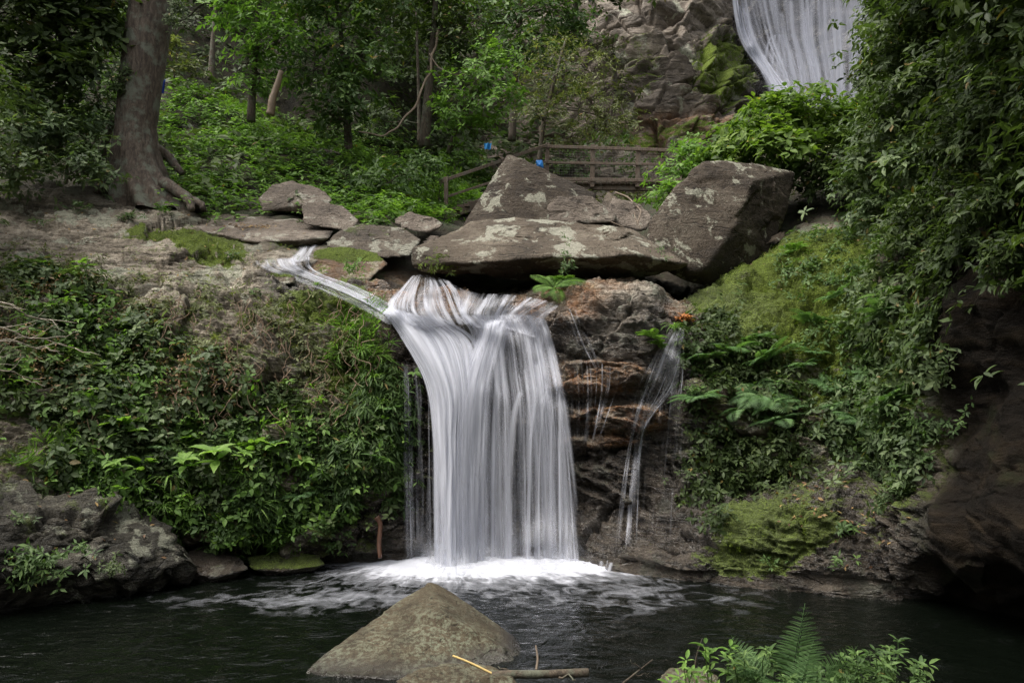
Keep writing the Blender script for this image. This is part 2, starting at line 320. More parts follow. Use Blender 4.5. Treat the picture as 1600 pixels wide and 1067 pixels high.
TG = catmull(catmull(CG, us, 0), vs, 1); NU, NV = TG.shape[:2]
du = np.gradient(TG, axis=0); dv = np.gradient(TG, axis=1); TN = unit(np.cross(du, dv)); 
if np.mean(np.sum(TN * (CAM - TG), -1)) < 0: TN = -TN
p = TG.reshape(-1, 3); nrm = TN.reshape(-1, 3); vv = np.tile(vs, NU); ppx, ppy = pix(p)
near = 1 - sstep(6.4, 7.6, vv)         # rocky banks below, soil hillside above
hill = 1 - near
ax = np.array([.28, -.25, .93]); warp = fbm(p * .6, 4)
stt = (p @ ax) * 3.4 + warp * 1.6 + .25 * fbm(p * 2.5, 3)
led = stt - np.floor(stt); led = led ** 1.5 * (1 - sstep(.86, 1, led))
f1, e1 = facets(p * np.array([1.1, 1.1, 1.7]) + .35 * fbm(p * 1.5, 3)[:, None])
f2, e2 = facets(p * np.array([3.2, 3.2, 6.]) + .3 * warp[:, None] + 9)
rk = near * sstep(.0, .4, 1.0 + 0 * vv)
flat = sstep(.55, .95, nrm[:, 2])
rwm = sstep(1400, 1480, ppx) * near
disp = rk * (.16 * fbm(p * .9, 3) + .17 * f1 - .05 * (1 - sstep(0, .07, e1)) + .045 * f2 - .02 * (1 - sstep(0, .08, e2)) + .11 * (led - .4) + .05 * fbm(p * 4, 5, .55))
disp *= (1 - .35 * flat); disp *= 1 - .45 * (1 - sstep(.7, 1.3, np.sqrt(((ppx - 1230) / 260) ** 2 + ((ppy - 850) / 80) ** 2)))
disp += hill * (.45 * fbm(p * .35, 4) + .12 * fbm(p * 1.7, 4))
disp += .05 * rk * fbm(p * np.array([9, 9, 20.]), 3, .5, True) * .5
rb = np.stack([p @ np.array([.86, .1, -.42]) * 1.1, p @ np.array([.42, .3, .86]) * 7, p @ np.array([.2, -.95, .2]) * 5], -1) + .8 * warp[:, None]
disp += rk * (.085 * fbm(rb, 4, .5, True) + .03 * fbm(rb * 3.1, 3, .5, True)) * (1 - rwm)
disp *= np.where(vv < 1.2, .35, 1)
# rock shelf bumps: brown right wall bulges outward in big rounded lobes
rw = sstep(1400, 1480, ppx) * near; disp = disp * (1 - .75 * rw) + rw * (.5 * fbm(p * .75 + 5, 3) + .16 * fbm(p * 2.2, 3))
def ell0(cx, cy, rx, ry, soft=.3): return 1 - sstep(1 - soft, 1 + soft, np.sqrt(((ppx - cx) / rx) ** 2 + ((ppy - cy) / ry) ** 2))
disp += .20 * ell0(925, 592, 75, 22) + .17 * ell0(975, 655, 60, 20) + .15 * ell0(930, 690, 60, 9) + .15 * ell0(880, 500, 60, 22) + .12 * ell0(700, 482, 45, 12) + .14 * ell0(960, 470, 80, 22) + .1 * ell0(1100, 650, 40, 60) - .12 * ell0(930, 628, 70, 10)
sy_ = np.interp(ppx, [380, 430, 500, 560, 610], [412, 425, 448, 468, 492]); disp += ((ppx > 380) & (ppx < 620) & (vv > 4) & (vv < 7.2)) * (.11 * np.exp(-((ppy - sy_ - 24) / 9) ** 2) - .05 * np.exp(-((ppy - sy_) / 10) ** 2))
tp = p + nrm * disp[:, None]
def ell(cx, cy, rx, ry, soft=.35): return 1 - sstep(1 - soft, 1 + soft, np.sqrt(((ppx - cx) / rx) ** 2 + ((ppy - cy) / ry) ** 2))
T3 = tp.reshape(NU, NV, 3); nn = unit(np.cross(np.gradient(T3, axis=0), np.gradient(T3, axis=1)))
if np.sum(nn * TN) < 0: nn = -nn
TNd = nn; nz = nn.reshape(-1, 3)[:, 2]
wet = np.clip(ell(760, 700, 170, 300) + ell(960, 720, 130, 230) * .95 + ell(1080, 600, 90, 140) * .8 + ell(600, 560, 45, 110) * .7 + ell(700, 460, 130, 50) + ell(520, 448, 110, 34) * .8 + ell(960, 860, 180, 60) + ell(1230, 860, 290, 75) * .95 + ell(1310, 790, 180, 80) * .9 + ell(560, 840, 110, 60) + ell(1120, 500, 90, 60) * .8, 0, 1)  # right shelf terms: real wetness plus overhang shade painted in as darkening
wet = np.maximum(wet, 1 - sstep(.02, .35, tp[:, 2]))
stain = np.clip(ell(620, 440, 90, 40) * .7 + ell(690, 480, 60, 30) * .8 + ell(870, 490, 70, 30) * .9 + ell(925, 592, 90, 26) * 1.2 + ell(975, 655, 70, 24) * 1.1 + ell(930, 690, 70, 10) * 1. + ell(1120, 600, 40, 60) * .4 + ell(590, 550, 45, 90) * .45 + ell(1080, 490, 50, 30) * .5 + ell(930, 450, 70, 25) * .4, 0, 1) * (.5 + .8 * (fbm(tp * 2.5, 4) > -.1))
up = sstep(.0, .7, nz)
moss = np.clip((ell(1230, 470, 140, 85) * 1.35 + ell(1330, 420, 90, 50) * .8 + ell(1215, 830, 85, 34) * 1.7 + ell(1170, 875, 70, 30) * 1.4 + ell(430, 868, 50, 20) * 1.2 + ell(330, 385, 60, 30) + ell(520, 480, 80, 30) * 1.1 + ell(250, 372, 60, 14) * .7 + ell(560, 570, 50, 60) * .9 + ell(560, 415, 60, 30) + ell(1300, 390, 110, 30) * .9 + ell(1350, 560, 100, 120) * .55) * (.45 + .55 * up) + ell(300, 700, 400, 260) * .35 + ell(1300, 650, 250, 200) * .35 + .22 * up * near, 0, 1.2)
soil = hill
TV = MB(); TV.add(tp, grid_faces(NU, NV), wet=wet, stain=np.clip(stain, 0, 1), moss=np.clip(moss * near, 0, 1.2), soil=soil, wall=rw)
# terrain material = rock + forest soil + brown wall, mixed by attribute
def terrain_mat():
    m = M_TER; t = m.node_tree; g = NT.__new__(NT); g.m = m; g.t = t; g.out = [n for n in t.nodes if n.type == 'OUTPUT_MATERIAL'][0]
    rock = g.out.inputs[0].links[0].from_socket; pos = g.n('TexCoord', out=3)
    sc = g.ramp(g.noise(pos, 2.5, 8, .65), (.35, (.012, .010, .006)), (.5, (.035, .028, .016)), (.62, (.02, .03, .010)), (.75, (.06, .045, .025)))
    soil_b = g.n('BsdfPrincipled', **{'Base_Color': sc, 'Roughness': .95, 'Normal': g.n('Bump', Strength=.8, Distance=.08, Height=g.noise(pos, 12., 7, .7))})
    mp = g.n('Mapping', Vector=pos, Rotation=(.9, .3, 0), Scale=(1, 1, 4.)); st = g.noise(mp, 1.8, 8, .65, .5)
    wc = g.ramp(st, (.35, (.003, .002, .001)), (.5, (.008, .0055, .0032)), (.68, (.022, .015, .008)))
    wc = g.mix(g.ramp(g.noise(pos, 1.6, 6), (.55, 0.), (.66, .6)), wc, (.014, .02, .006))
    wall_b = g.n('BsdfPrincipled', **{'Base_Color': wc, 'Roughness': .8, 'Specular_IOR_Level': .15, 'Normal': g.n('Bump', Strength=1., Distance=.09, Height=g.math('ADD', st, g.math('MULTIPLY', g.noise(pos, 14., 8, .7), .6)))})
    a = g.n('MixShader', i0=g.attr('soil'), i1=rock, i2=soil_b)
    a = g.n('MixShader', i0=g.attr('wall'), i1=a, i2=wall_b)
    return g.finish(a)
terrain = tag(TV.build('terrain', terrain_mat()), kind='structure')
# depth buffer of the terrain, used to lay water and plants on its surface
BX, BY = 5, 5
def mk_buf(pp, lo=-300):
    x, y = pix(pp); b = np.full((460, 340), 99.); i = ((x + 300) / BX).astype(int); j = ((y + 300) / BY).astype(int)
    m = (i >= 0) & (i < 460) & (j >= 0) & (j < 340); np.minimum.at(b, (i[m], j[m]), pp[m, 1]); return b
ZB = mk_buf(tp)
def zb(px, py):
    i = np.clip(((np.asarray(px) + 300) / BX).astype(int), 1, 458); j = np.clip(((np.asarray(py) + 300) / BY).astype(int), 1, 338)
    return np.minimum.reduce([ZB[i + a, j + b] for a in (-1, 0, 1) for b in (-1, 0, 1)])
def zb1(px, py):
    x = (np.asarray(px) + 300) / BX - .5; y = (np.asarray(py) + 300) / BY - .5; i = np.clip(np.floor(x).astype(int), 1, 457); j = np.clip(np.floor(y).astype(int), 1, 337); a = np.clip(x - i, 0, 1); b = np.clip(y - j, 0, 1)
    return (ZB[i, j] * (1 - a) + ZB[i + 1, j] * a) * (1 - b) + (ZB[i, j + 1] * (1 - a) + ZB[i + 1, j + 1] * a) * b
def ground(px, py, lift=0.):
    x, y = pix(tp); m = np.where((abs(x - px) < 7) & (abs(y - py) < 7) & (vv > 0.9))[0]
    if len(m) == 0: return P(px, py, 12.)
    k = m[np.argmin(tp[m, 1])]; q = tp[k].copy(); q[2] += lift; return q
# ------------------------------------------------------------------ near bank behind the camera foot and pool bed
def sheet(name, x0, x1, y0, y1, n, m, zf, mat, kind='structure', **at):
    X, Y = np.meshgrid(np.linspace(x0, x1, n), np.linspace(y0, y1, m), indexing='ij'); q = np.stack([X, Y, 0 * X], -1).reshape(-1, 3); q[:, 2] = zf(q)
    mb = MB(); mb.add(q, grid_faces(n, m)[:, ::-1], **{k: v(q) for k, v in at.items()}); return tag(mb.build(name, mat), kind=kind), q
def bank_z(q):
    shore = 4.62 + .5 * sstep(.5, 1.5, q[:, 0]) - .5 * sstep(3, 4, q[:, 0]) - .9 * (1 - sstep(-2.5, -.4, q[:, 0]))
    return np.clip((shore - q[:, 1] + .35 * fbm(q * 1.2, 4)) * .35, -.9, .3 + .1 * fbm(q * .7, 2)) + .07 * fbm(q * 3.1 + 4, 5) - .06
sheet('ground', -60, 60, -60, 60, 12, 12, lambda q: 0 * q[:, 0] - 1.25, M_WALL)
sheet('shore', -6, 7, -6, 6.2, 150, 190, bank_z, M_BOULD, moss=lambda q: .4 + 0 * q[:, 0], wet=lambda q: .6 * (1 - sstep(0., .15, bank_z(q))))
def far_side(q):
    r = np.sqrt((q[:, 0] * .8) ** 2 + (q[:, 1] - 2) ** 2); return np.clip((r - 9.5) * .8, -1.2, 15) * (q[:, 1] < 4) + fbm(q * .3, 4) * .8 - (q[:, 1] >= 4) * 1.2
sheet('hillside', -30, 30, -26, 3.9, 90, 60, far_side, M_WALL)
def far_forest(n=5200):
    a = R.uniform(math.pi * .98, math.pi * 2.02, n); rr = R.uniform(11, 20, n); C = np.stack([rr * np.cos(a) * 1.2, 2 + rr * np.sin(a), (rr - 9.5) * .75 + R.uniform(0, 9, n) ** 1.0], 1); C = C[fbm(C * .3, 3) > -.15]
    mb = MB(); rosettes(mb, C, np.array([0, .4, .8]) + R.normal(size=C.shape) * .4, 6, .55); tag(mb.build('forest', LG['dark']), 'forest on the near side of the gorge outside the picture', 'forest', kind='stuff')
# ------------------------------------------------------------------ pool water
def pool_mat():
    g = NT('pool_water'); pos = g.n('TexCoord', out=3); env = g.attr('foam')
    pv = g.n('CombineXYZ', X=g.math('MULTIPLY', g.attr('pa'), 5.), Y=g.math('MULTIPLY', g.attr('pr'), 1.5), Z=0.); n = g.noise(pv, 2.1, 4.5, .55, 1.2); mp = g.n('Mapping', Vector=pos, Rotation=(0, 0, .1), Scale=(1., 1.7, 1.)); n2 = g.noise(mp, 2.3, 5, .6, 1.)
    f = g.math('ADD', env, g.math('MULTIPLY', g.math('SUBTRACT', n, .5), 1.35)); f = g.math('ADD', f, g.math('MULTIPLY', g.math('SUBTRACT', n2, .5), .9))
    fm = g.ramp(f, (.18, 0.), (.60, .28), (1.15, 1.)); fm = g.math('MULTIPLY', fm, g.ramp(env, (.02, 0.), (.2, 1.)))
    wv = g.noise(g.n('Mapping', Vector=pos, Rotation=(0, 0, .25), Scale=(1., 1.5, 1.)), 4.2, 4, .55, 1.4); w2 = g.noise(pos, 1.6, 3)
    h = g.math('ADD', wv, g.math('MULTIPLY', w2, 1.5)); bp = g.n('Bump', Strength=.5, Distance=.07, Height=h)
    wat = g.n('BsdfPrincipled', **{'Base_Color': (.002, .003, .002), 'Roughness': .07, 'IOR': 1.33, 'Normal': bp})
    foam = g.n('BsdfPrincipled', **{'Base_Color': (.46, .475, .53), 'Roughness': .6, 'Normal': g.n('Bump', Strength=.5, Distance=.05, Height=n)})
    return g.finish(g.n('MixShader', i0=fm, i1=wat, i2=foam))
BASE = np.array([P(x, 885, 9.25) for x in (650, 705, 760, 820, 905)]); BASE[:, 2] = 0
def segd(q, a, b):
    t = np.clip(((q - a) @ (b - a)) / ((b - a) @ (b - a)), 0, 1)[:, None]; return np.linalg.norm(q - (a + t * (b - a)), axis=1)
def foam_env(q):
    d = np.minimum(segd(q[:, :2], BASE[0, :2], BASE[-1, :2]), 9); dc = np.linalg.norm(q[:, :2] - BASE[1, :2] - np.array([.1, -.1]), axis=1)
    e = 1.35 * np.exp(-(d / .5) ** 1.6) + .45 * np.exp(-(d / 1.15) ** 2)
    l = np.sqrt(((q[:, 0] + 1.9) / 1.25) ** 2 + ((q[:, 1] - 7.75) / .38) ** 2); r = np.sqrt(((q[:, 0] - 1.25) / 1.0) ** 2 + ((q[:, 1] - 7.75) / .45) ** 2)
    e += .30 * np.exp(-l ** 2) + .2 * np.exp(-r ** 2) + .35 * np.exp(-(dc / .9) ** 2)
    return e + .03
def pool_z(q):
    d = segd(q[:, :2], BASE[0, :2], BASE[-1, :2]); a = np.exp(-(d / 1.1) ** 2)
    q2 = q * np.array([1, 2.2, 1])
    return .012 * fbm(q2 * 2.2, 4) + a * (.05 * fbm(q2 * 3.5, 5, .6) + .03) + .05 * np.exp(-(d / .3) ** 2)
pool, _ = sheet('pool_water', -9, 9, -2, 10.4, 520, 420, pool_z, pool_mat(), foam=foam_env, pa=lambda q: np.arctan2(q[:, 0] - BASE[1, 0], BASE[1, 1] + .5 - q[:, 1]), pr=lambda q: np.hypot(q[:, 0] - BASE[1, 0], q[:, 1] - BASE[1, 1] - .5))
# ------------------------------------------------------------------ far cliff
cc = {600: [(340, 33), (250, 34), (180, 35), (100, 36), (30, 37), (-60, 39), (-300, 42)],
 820: [(330, 30), (250, 31), (190, 31.5), (120, 32.5), (50, 34), (-50, 35), (-300, 38)],
 930: [(320, 26), (240, 27.5), (180, 28.5), (110, 29.5), (50, 30.5), (-50, 32), (-300, 35)],
 1040: [(320, 25), (240, 26.3), (175, 27), (100, 28), (40, 29.2), (-50, 31), (-300, 34)],
 1110: [(320, 25), (240, 26.5), (170, 27.5), (110, 28.4), (40, 29.8), (-50, 31.5), (-300, 34)],
 1150: [(320, 26), (240, 27.6), (180, 28.6), (120, 29.8), (50, 32), (-50, 34), (-300, 36)],
 1220: [(320, 28), (240, 29.5), (190, 31), (135, 32.5), (60, 34.2), (-50, 35), (-300, 37)],
 1300: [(320, 29), (240, 31), (190, 32.5), (130, 33.8), (60, 34.8), (-50, 35.5), (-300, 37)],
 1400: [(320, 28), (240, 30), (190, 31.5), (130, 33), (60, 34), (-50, 35), (-300, 36)],
 1600: [(320, 24), (240, 26), (190, 27), (130, 28), (60, 29), (-50, 31), (-300, 34)]}
CC = np.array([[P(px, *r) for r in rows] for px, rows in cc.items()])
u2 = np.interp(np.linspace(600, 1600, 420), list(cc), np.arange(len(cc))); v2 = np.linspace(0, 6, 330)
KG = catmull(catmull(CC, u2, 0), v2, 1); kn = unit(np.cross(np.gradient(KG, axis=0), np.gradient(KG, axis=1)))
if np.mean(np.sum(kn * (CAM - KG), -1)) < 0: kn = -kn
kp = KG.reshape(-1, 3); kn = kn.reshape(-1, 3)
wk = fbm(kp * .25, 3)[:, None]
a1, b1 = facets(kp @ np.array([[.95, 0, .3], [0, 1, 0], [-.3, 0, .95]]) * np.array([.2, .3, .5]) + wk * .4); a2, b2 = facets(kp @ np.array([[.9, 0, -.4], [0, 1, 0], [.4, 0, .9]]) * np.array([.6, .9, 1.7]) + wk * .6 + 4); a3, b3 = facets(kp * np.array([2.2, 2.2, 4.4]) + 2)
ks = (kp @ np.array([-.35, -.2, .92])) * .75 + wk[:, 0] * 1.5; ks = ks - np.floor(ks); ks = ks ** 1.4 * (1 - sstep(.85, 1, ks))
kd = .55 * a1 - .26 * (1 - sstep(0, .05, b1)) + .2 * a2 - .14 * (1 - sstep(0, .07, b2)) + .07 * a3 + .55 * (ks - .4) + .2 * fbm(kp * 1.1, 5)
kx, ky = pix(kp)
kd *= 1 - .55 * sstep(1150, 1200, kx)
kq = kp + kn * kd[:, None]; nn = unit(np.cross(np.gradient(kq.reshape(KG.shape), axis=0), np.gradient(kq.reshape(KG.shape), axis=1))).reshape(-1, 3)
if np.mean(nn[:, 1]) > 0: nn = -nn
ppx, ppy = kx, ky
kmoss = np.clip(.35 * sstep(.15, .7, nn[:, 2]) + ell(1130, 110, 50, 60) * .6 + ell(1010, 110, 30, 40) * .4 + ell(1050, 210, 100, 18) * .5, 0, 1)
cl = MB(); cl.add(kq, grid_faces(420, 330), wet=sstep(1130, 1200, kx), moss=kmoss, stain=ell(1060, 200, 90, 30) * .5)
tag(cl.build('cliff', M_CLIFF), 'tall fractured brown rock cliff rising beside the distant high waterfall', 'cliff', kind='structure')
ppx, ppy = pix(tp)
# ------------------------------------------------------------------ falling water
def fall_mat(name, fu, fv, base, gain, white=(.62, .635, .70)):
    g = NT(name); uv = g.n('UVMap') if False else None
    au = g.attr('fu'); av = g.attr('fv'); dn = g.attr('dens'); sd = g.attr('seed')
    cv = g.n('CombineXYZ', X=g.math('MULTIPLY', au, fu), Y=g.math('MULTIPLY', av, fv), Z=g.math('MULTIPLY', sd, 7.3))
    c2 = g.n('CombineXYZ', X=g.math('MULTIPLY', au, fu * .22), Y=g.math('MULTIPLY', av, fv * .6), Z=g.math('MULTIPLY', sd, 3.1))
    n1 = g.noise(cv, 1., 4, .55, .12); n2 = g.noise(c2, 1., 3, .5, .1)
    s = g.math('ADD', g.math('MULTIPLY', g.math('SUBTRACT', n1, .5), 2.1), g.math('MULTIPLY', g.math('SUBTRACT', n2, .5), 2.4))
    a = g.math('ADD', g.math('MULTIPLY_ADD', s, gain, base), g.math('SUBTRACT', dn, .5)); a = g.math('MULTIPLY', a, g.ramp(dn, (0., 0.), (.22, 1.)))
    a = g.math('MINIMUM', g.math('MAXIMUM', a, 0.), .96)
    d = g.n('BsdfDiffuse', Color=white); t = g.n('BsdfTranslucent', Color=white); m = g.n('MixShader', i0=.35, i1=d, i2=t)
    return g.finish(g.n('MixShader', i0=a, i1=g.n('BsdfTransparent'), i2=m))
M_FALL = fall_mat('falling_water', 24., .75, .42, .62)
M_FAR = fall_mat('far_falling_water', 3.4, .14, .32, .8, (.46, .475, .54))
def fall_sheet(mb, lines, dens, nu, nv, offs=0., seed=0., clamp=.05, vd=None, edge=.04, endf=0., rough=.0):
    L = np.array([[P(*q) for q in ln] for ln in lines]); n, m = L.shape[:2]
    G = catmull(catmull(L, np.linspace(0, n - 1, nu), 0), np.linspace(0, m - 1, nv), 1)
    D = catmull(np.array(dens, float)[:, None], np.linspace(0, n - 1, nu), 0)[:, :1]
    V = np.interp(np.linspace(0, 1, nv), np.linspace(0, 1, len(vd)), vd)[None] if vd else np.ones((1, nv))
    D = np.clip(D * V, 0, 1.3)
    D = D * (1 + .55 * noise(np.stack([np.linspace(0, 1, nu) * nu / 14, 0 * np.linspace(0, 1, nu) + seed * 5.3, 0 * np.linspace(0, 1, nu)], -1)))[:, None]
    D = D * sstep(0, edge, np.linspace(0, 1, nu))[:, None] * sstep(0, edge, 1 - np.linspace(0, 1, nu))[:, None] * sstep(0, .05, np.linspace(0, 1, nv))[None] * (sstep(0, endf, 1 - np.linspace(0, 1, nv))[None] if endf else 1)
    if clamp:
        x, y = pix(G); lim = (zb1(x, y) if clamp < .04 else zb(x, y)) - clamp; need = np.maximum(G[..., 1] - lim, 0)
        for _ in range(16): need[:, 1:-1] = np.maximum(need[:, 1:-1] * .5 + (need[:, :-2] + need[:, 2:]) * .25, 0); need[1:-1] = need[1:-1] * .5 + (need[:-2] + need[2:]) * .25
        need = np.minimum(need, .8)[..., None]; ray = unit(G - CAM); G = G - ray * need * 1.15
    G = G - unit(G - CAM) * offs
    wd = np.cumsum(np.r_[0, np.linalg.norm(np.diff(G.mean(1), axis=0), axis=1)])[:, None] + 0 * D
    hd = np.cumsum(np.c_[np.zeros(nu), np.linalg.norm(np.diff(G, axis=1), axis=2)], axis=1)
    if rough: G = G - unit(G - CAM) * (rough * fbm(np.stack([wd * 9, hd * .8, 0 * wd + seed], -1).reshape(-1, 3), 3).reshape(nu, nv))[..., None]
    mb.add(G.reshape(-1, 3), grid_faces(nu, nv), fu=wd.ravel(), fv=hd.ravel(), dens=D.ravel(), seed=seed)
def threads(mb, lines, n, w0, w1, d0, d1, nv=70, seed=0., vd=None, clamp=.05, us=(0, 1), jit=.05, endf=.08, early=0., gap=0.):
    L = np.array(lines, float); m = len(L)
    for k in range(n):
        u = R.uniform(*us) * (m - 1); wd = (w0 + (w1 - w0) * R.random() ** 2.2); ln = catmull(L, [u], 0)[0]; sp = np.ptp(L[:, :, 0], axis=0).max() / (m - 1)
        off = np.cumsum(R.normal(size=len(ln))) * .6; off -= off[0]; ln = ln.copy(); ln[:, 0] += off * min(1.5, wd * .2)
        if early and R.random() < .6: a = R.random() * early; ln = catmull(ln, np.linspace(a * (len(ln) - 1), (len(ln) - 1) * (1 - .3 * R.random() * (gap > 0)), len(ln)), 0)
        ln[:, 2] -= R.random() * jit; l2 = ln.copy(); l3 = ln.copy(); wv_ = wd * np.linspace(.7, 1.25, len(ln)); l2[:, 0] -= wv_; l3[:, 0] += wv_; d = R.uniform(d0, d1)
        fall_sheet(mb, [l2, ln, l3], [d * .75, d, d * .75], 9, nv, 0., seed + k * .37, clamp=clamp, vd=vd, edge=.48, endf=endf)
wf = MB()
GA = [[(598, 486, 9.98), (628, 530, 9.72), (664, 600, 9.5), (676, 690, 9.34), (678, 790, 9.22), (680, 893, 9.16)], [(604, 480, 9.98), (642, 522, 9.70), (684, 598, 9.42), (694, 690, 9.26), (696, 790, 9.14), (698, 895, 9.08)],
 [(620, 482, 10.), (676, 526, 9.74), (706, 604, 9.42), (708, 690, 9.26), (708, 790, 9.14), (710, 895, 9.08)], [(650, 490, 10.), (706, 530, 9.78), (724, 606, 9.48), (722, 690, 9.34), (722, 790, 9.22), (724, 893, 9.16)], [(680, 492, 10.1), (742, 534, 9.86), (748, 608, 9.6), (744, 690, 9.46), (744, 790, 9.36), (746, 892, 9.3)]]
GB = [[(740, 498, 10.2), (742, 525, 9.85), (718, 600, 9.5), (712, 690, 9.3), (712, 790, 9.18), (712, 892, 9.12)], [(770, 498, 10.2), (764, 525, 9.85), (742, 600, 9.55), (736, 690, 9.4), (734, 790, 9.28), (734, 892, 9.22)], [(800, 500, 10.2), (790, 530, 9.88), (778, 600, 9.62), (774, 690, 9.5), (772, 790, 9.4), (772, 892, 9.34)]]
GC = [[(700, 492, 10.1), (728, 520, 9.85), (736, 600, 9.6), (738, 640, 9.5), (738, 760, 9.42), (740, 892, 9.36)], [(770, 490, 10.2), (790, 520, 9.9), (800, 590, 9.66), (806, 640, 9.52), (808, 760, 9.42), (812, 892, 9.36)], [(820, 490, 10.2), (835, 520, 9.95), (846, 590, 9.68), (852, 640, 9.56), (858, 760, 9.46), (864, 892, 9.38)], [(850, 496, 10.1), (860, 530, 9.9), (874, 590, 9.66), (884, 650, 9.54), (896, 760, 9.42), (905, 888, 9.3)]]
GD = [[(632, 560, 9.72), (634, 600, 9.62), (634, 680, 9.54), (636, 780, 9.48), (640, 892, 9.44)], [(650, 570, 9.66), (655, 610, 9.55), (656, 680, 9.47), (658, 780, 9.42), (660, 892, 9.38)], [(680, 580, 9.6), (684, 610, 9.48), (686, 680, 9.4), (688, 780, 9.34), (690, 892, 9.3)]]
GE = [[(812, 610, 9.5), (800, 660, 9.42), (796, 760, 9.34), (794, 890, 9.26)], [(858, 600, 9.52), (850, 655, 9.44), (846, 760, 9.36), (846, 890, 9.28)], [(880, 610, 9.5), (884, 660, 9.42), (888, 760, 9.34), (890, 888, 9.26)]]
for k in range(3):
    fall_sheet(wf, GA, [[.4, .95, 1.15, .6, .2], [.3, .8, 1.1, .5, .15], [.2, .7, 1.0, .4, .1]][k], 160, 120, .05 * k, 1. + k, edge=.16, vd=[.9, 1., 1., .95, .9, 1.], rough=.05)
for k in range(3): fall_sheet(wf, GB, [.32, .46, .3], 90, 120, .04 + .06 * k, 5. + k, edge=.3, vd=[.9, 1.1, 1., .8, .75, .8], rough=.04)
for k in range(2): fall_sheet(wf, GC, [[.28, .27, .25, .16], [.23, .23, .21, .13]][k], 170, 120, .05 * k, 8. + k, edge=.12, vd=[1.5, 1.5, 1.05, .75, .7, .9], rough=.06)
threads(wf, GB, 16, 3, 11, .3, .8, 80, 30., jit=.08, endf=.03)
threads(wf, GC, 60, 2., 14, .1, .5, 90, 50., vd=[.9, 1., .95, .8, .75, .8], jit=.12, early=.5, endf=.03)
fall_sheet(wf, GD, [.18, .26, .24], 60, 90, 0, 12.5, edge=.3, vd=[.3, .9, .9, .9, 1.])
threads(wf, GD, 26, 1.2, 6, .08, .32, 70, 90., vd=[.5, .9, .8, .7, .7], jit=.05, early=.2, endf=.03)
threads(wf, GA, 26, 3, 12, .6, 1.1, 90, 110., jit=.12, endf=.02); threads(wf, GE, 16, 2, 10, .25, .6, 70, 130., jit=.08, early=.4, endf=.03)
FAN = [[(645, 430, 11.0), (622, 455, 10.7), (608, 482, 10.35), (632, 508, 10.05)], [(662, 428, 11), (655, 455, 10.7), (655, 485, 10.4), (676, 510, 10.05)],
 [(690, 434, 11), (705, 455, 10.75), (715, 480, 10.45), (728, 508, 10.1)], [(735, 455, 10.9), (728, 472, 10.7), (724, 490, 10.45), (748, 512, 10.1)],
 [(800, 460, 10.9), (790, 475, 10.7), (780, 495, 10.4), (790, 514, 10.1)], [(850, 468, 10.9), (826, 482, 10.5), (802, 500, 10.2), (812, 520, 10.05)], [(875, 478, 10.6), (858, 492, 10.35), (845, 510, 10.15), (842, 530, 10.)]]
threads(wf, FAN, 70, 2, 9, .2, .62, 50, 160., vd=[.5, .9, 1., 1.1], jit=.05, early=.4, endf=.05)
fall_sheet(wf, FAN, [.24, .42, .12, .26, .3, .3, .2], 200, 50, .06, 5., vd=[.4, .9, 1., 1.2])
tag(wf.build('waterfall', M_FALL), 'main silky white waterfall dropping into the pool beside the creeper covered bank', 'waterfall', kind='structure')
st = MB()
SL = [[(388, 406, 11.3), (396, 418, 11.1), (432, 432, 10.85), (505, 458, 10.6), (562, 484, 10.3), (604, 508, 10.0)], [(420, 404, 11.4), (428, 418, 11.2), (462, 431, 10.95), (522, 454, 10.65), (576, 480, 10.35), (618, 506, 10.05)],
 [(452, 402, 11.5), (460, 417, 11.3), (488, 430, 11.0), (538, 450, 10.7), (588, 475, 10.4), (630, 504, 10.1)], [(486, 400, 11.6), (486, 416, 11.3), (506, 430, 11.1), (552, 446, 10.8), (600, 470, 10.45), (644, 500, 10.15)]]
fall_sheet(st, SL, [.2, .34, .44, .4], 60, 160, 0., 6., edge=.3, clamp=.02, vd=[.6, 1., .9, .9, 1.1, 1.2])
threads(st, SL, 34, 2, 8, .1, .42, 110, 200., us=(.1, 1), clamp=.025, jit=.02, early=.8, endf=.02)
fall_sheet(st, [[(466, 384, 11.9), (458, 394, 11.6), (440, 410, 11.2)], [(482, 383, 11.9), (476, 394, 11.6), (462, 410, 11.2)], [(500, 382, 11.9), (492, 392, 11.6), (484, 410, 11.2)]], [.3, .62, .4], 40, 30, 0., 8.5, edge=.35, vd=[.8, 1., .9], clamp=.02, endf=.1)
tag(st.build('stream', M_FALL), 'narrow white stream sliding down the rocks into the top of the main waterfall', 'stream', kind='structure')
tr = MB()
TR = [[(1056, 508, 10.1), (1030, 545, 9.9), (1006, 605, 9.7), (988, 670, 9.6), (972, 760, 9.5), (960, 868, 9.1)], [(1062, 508, 10.1), (1046, 545, 9.9), (1024, 605, 9.7), (996, 670, 9.6), (984, 760, 9.5), (976, 868, 9.1)], [(1070, 510, 10.1), (1066, 550, 9.9), (1052, 605, 9.7), (1008, 670, 9.6), (998, 760, 9.5), (994, 868, 9.1)]]
fall_sheet(tr, TR, [.14, .30, .16], 50, 160, 0, 8., clamp=.02, edge=.35, vd=[.8, .9, 1., .75, .75, .9], endf=.1)
threads(tr, TR, 26, .8, 3.2, .1, .4, 120, 300., clamp=.02, jit=.02, early=.4, gap=1, endf=.15)
VE = [[(1054, 506, 10.1), (1020, 560, 10.), (992, 620, 10.), (980, 720, 9.9), (968, 866, 9.2)], [(1064, 506, 10.1), (1052, 560, 10.), (1040, 620, 10.), (1030, 720, 9.9), (1020, 860, 9.3)], [(1074, 508, 10.1), (1088, 560, 10.), (1092, 640, 10.), (1090, 740, 9.9), (1088, 856, 9.4)]]
fall_sheet(tr, VE, [.14, .12, .05], 110, 140, 0, 9., clamp=.015, edge=.35, vd=[1.2, 1.1, .7, .4, .3], endf=.3)
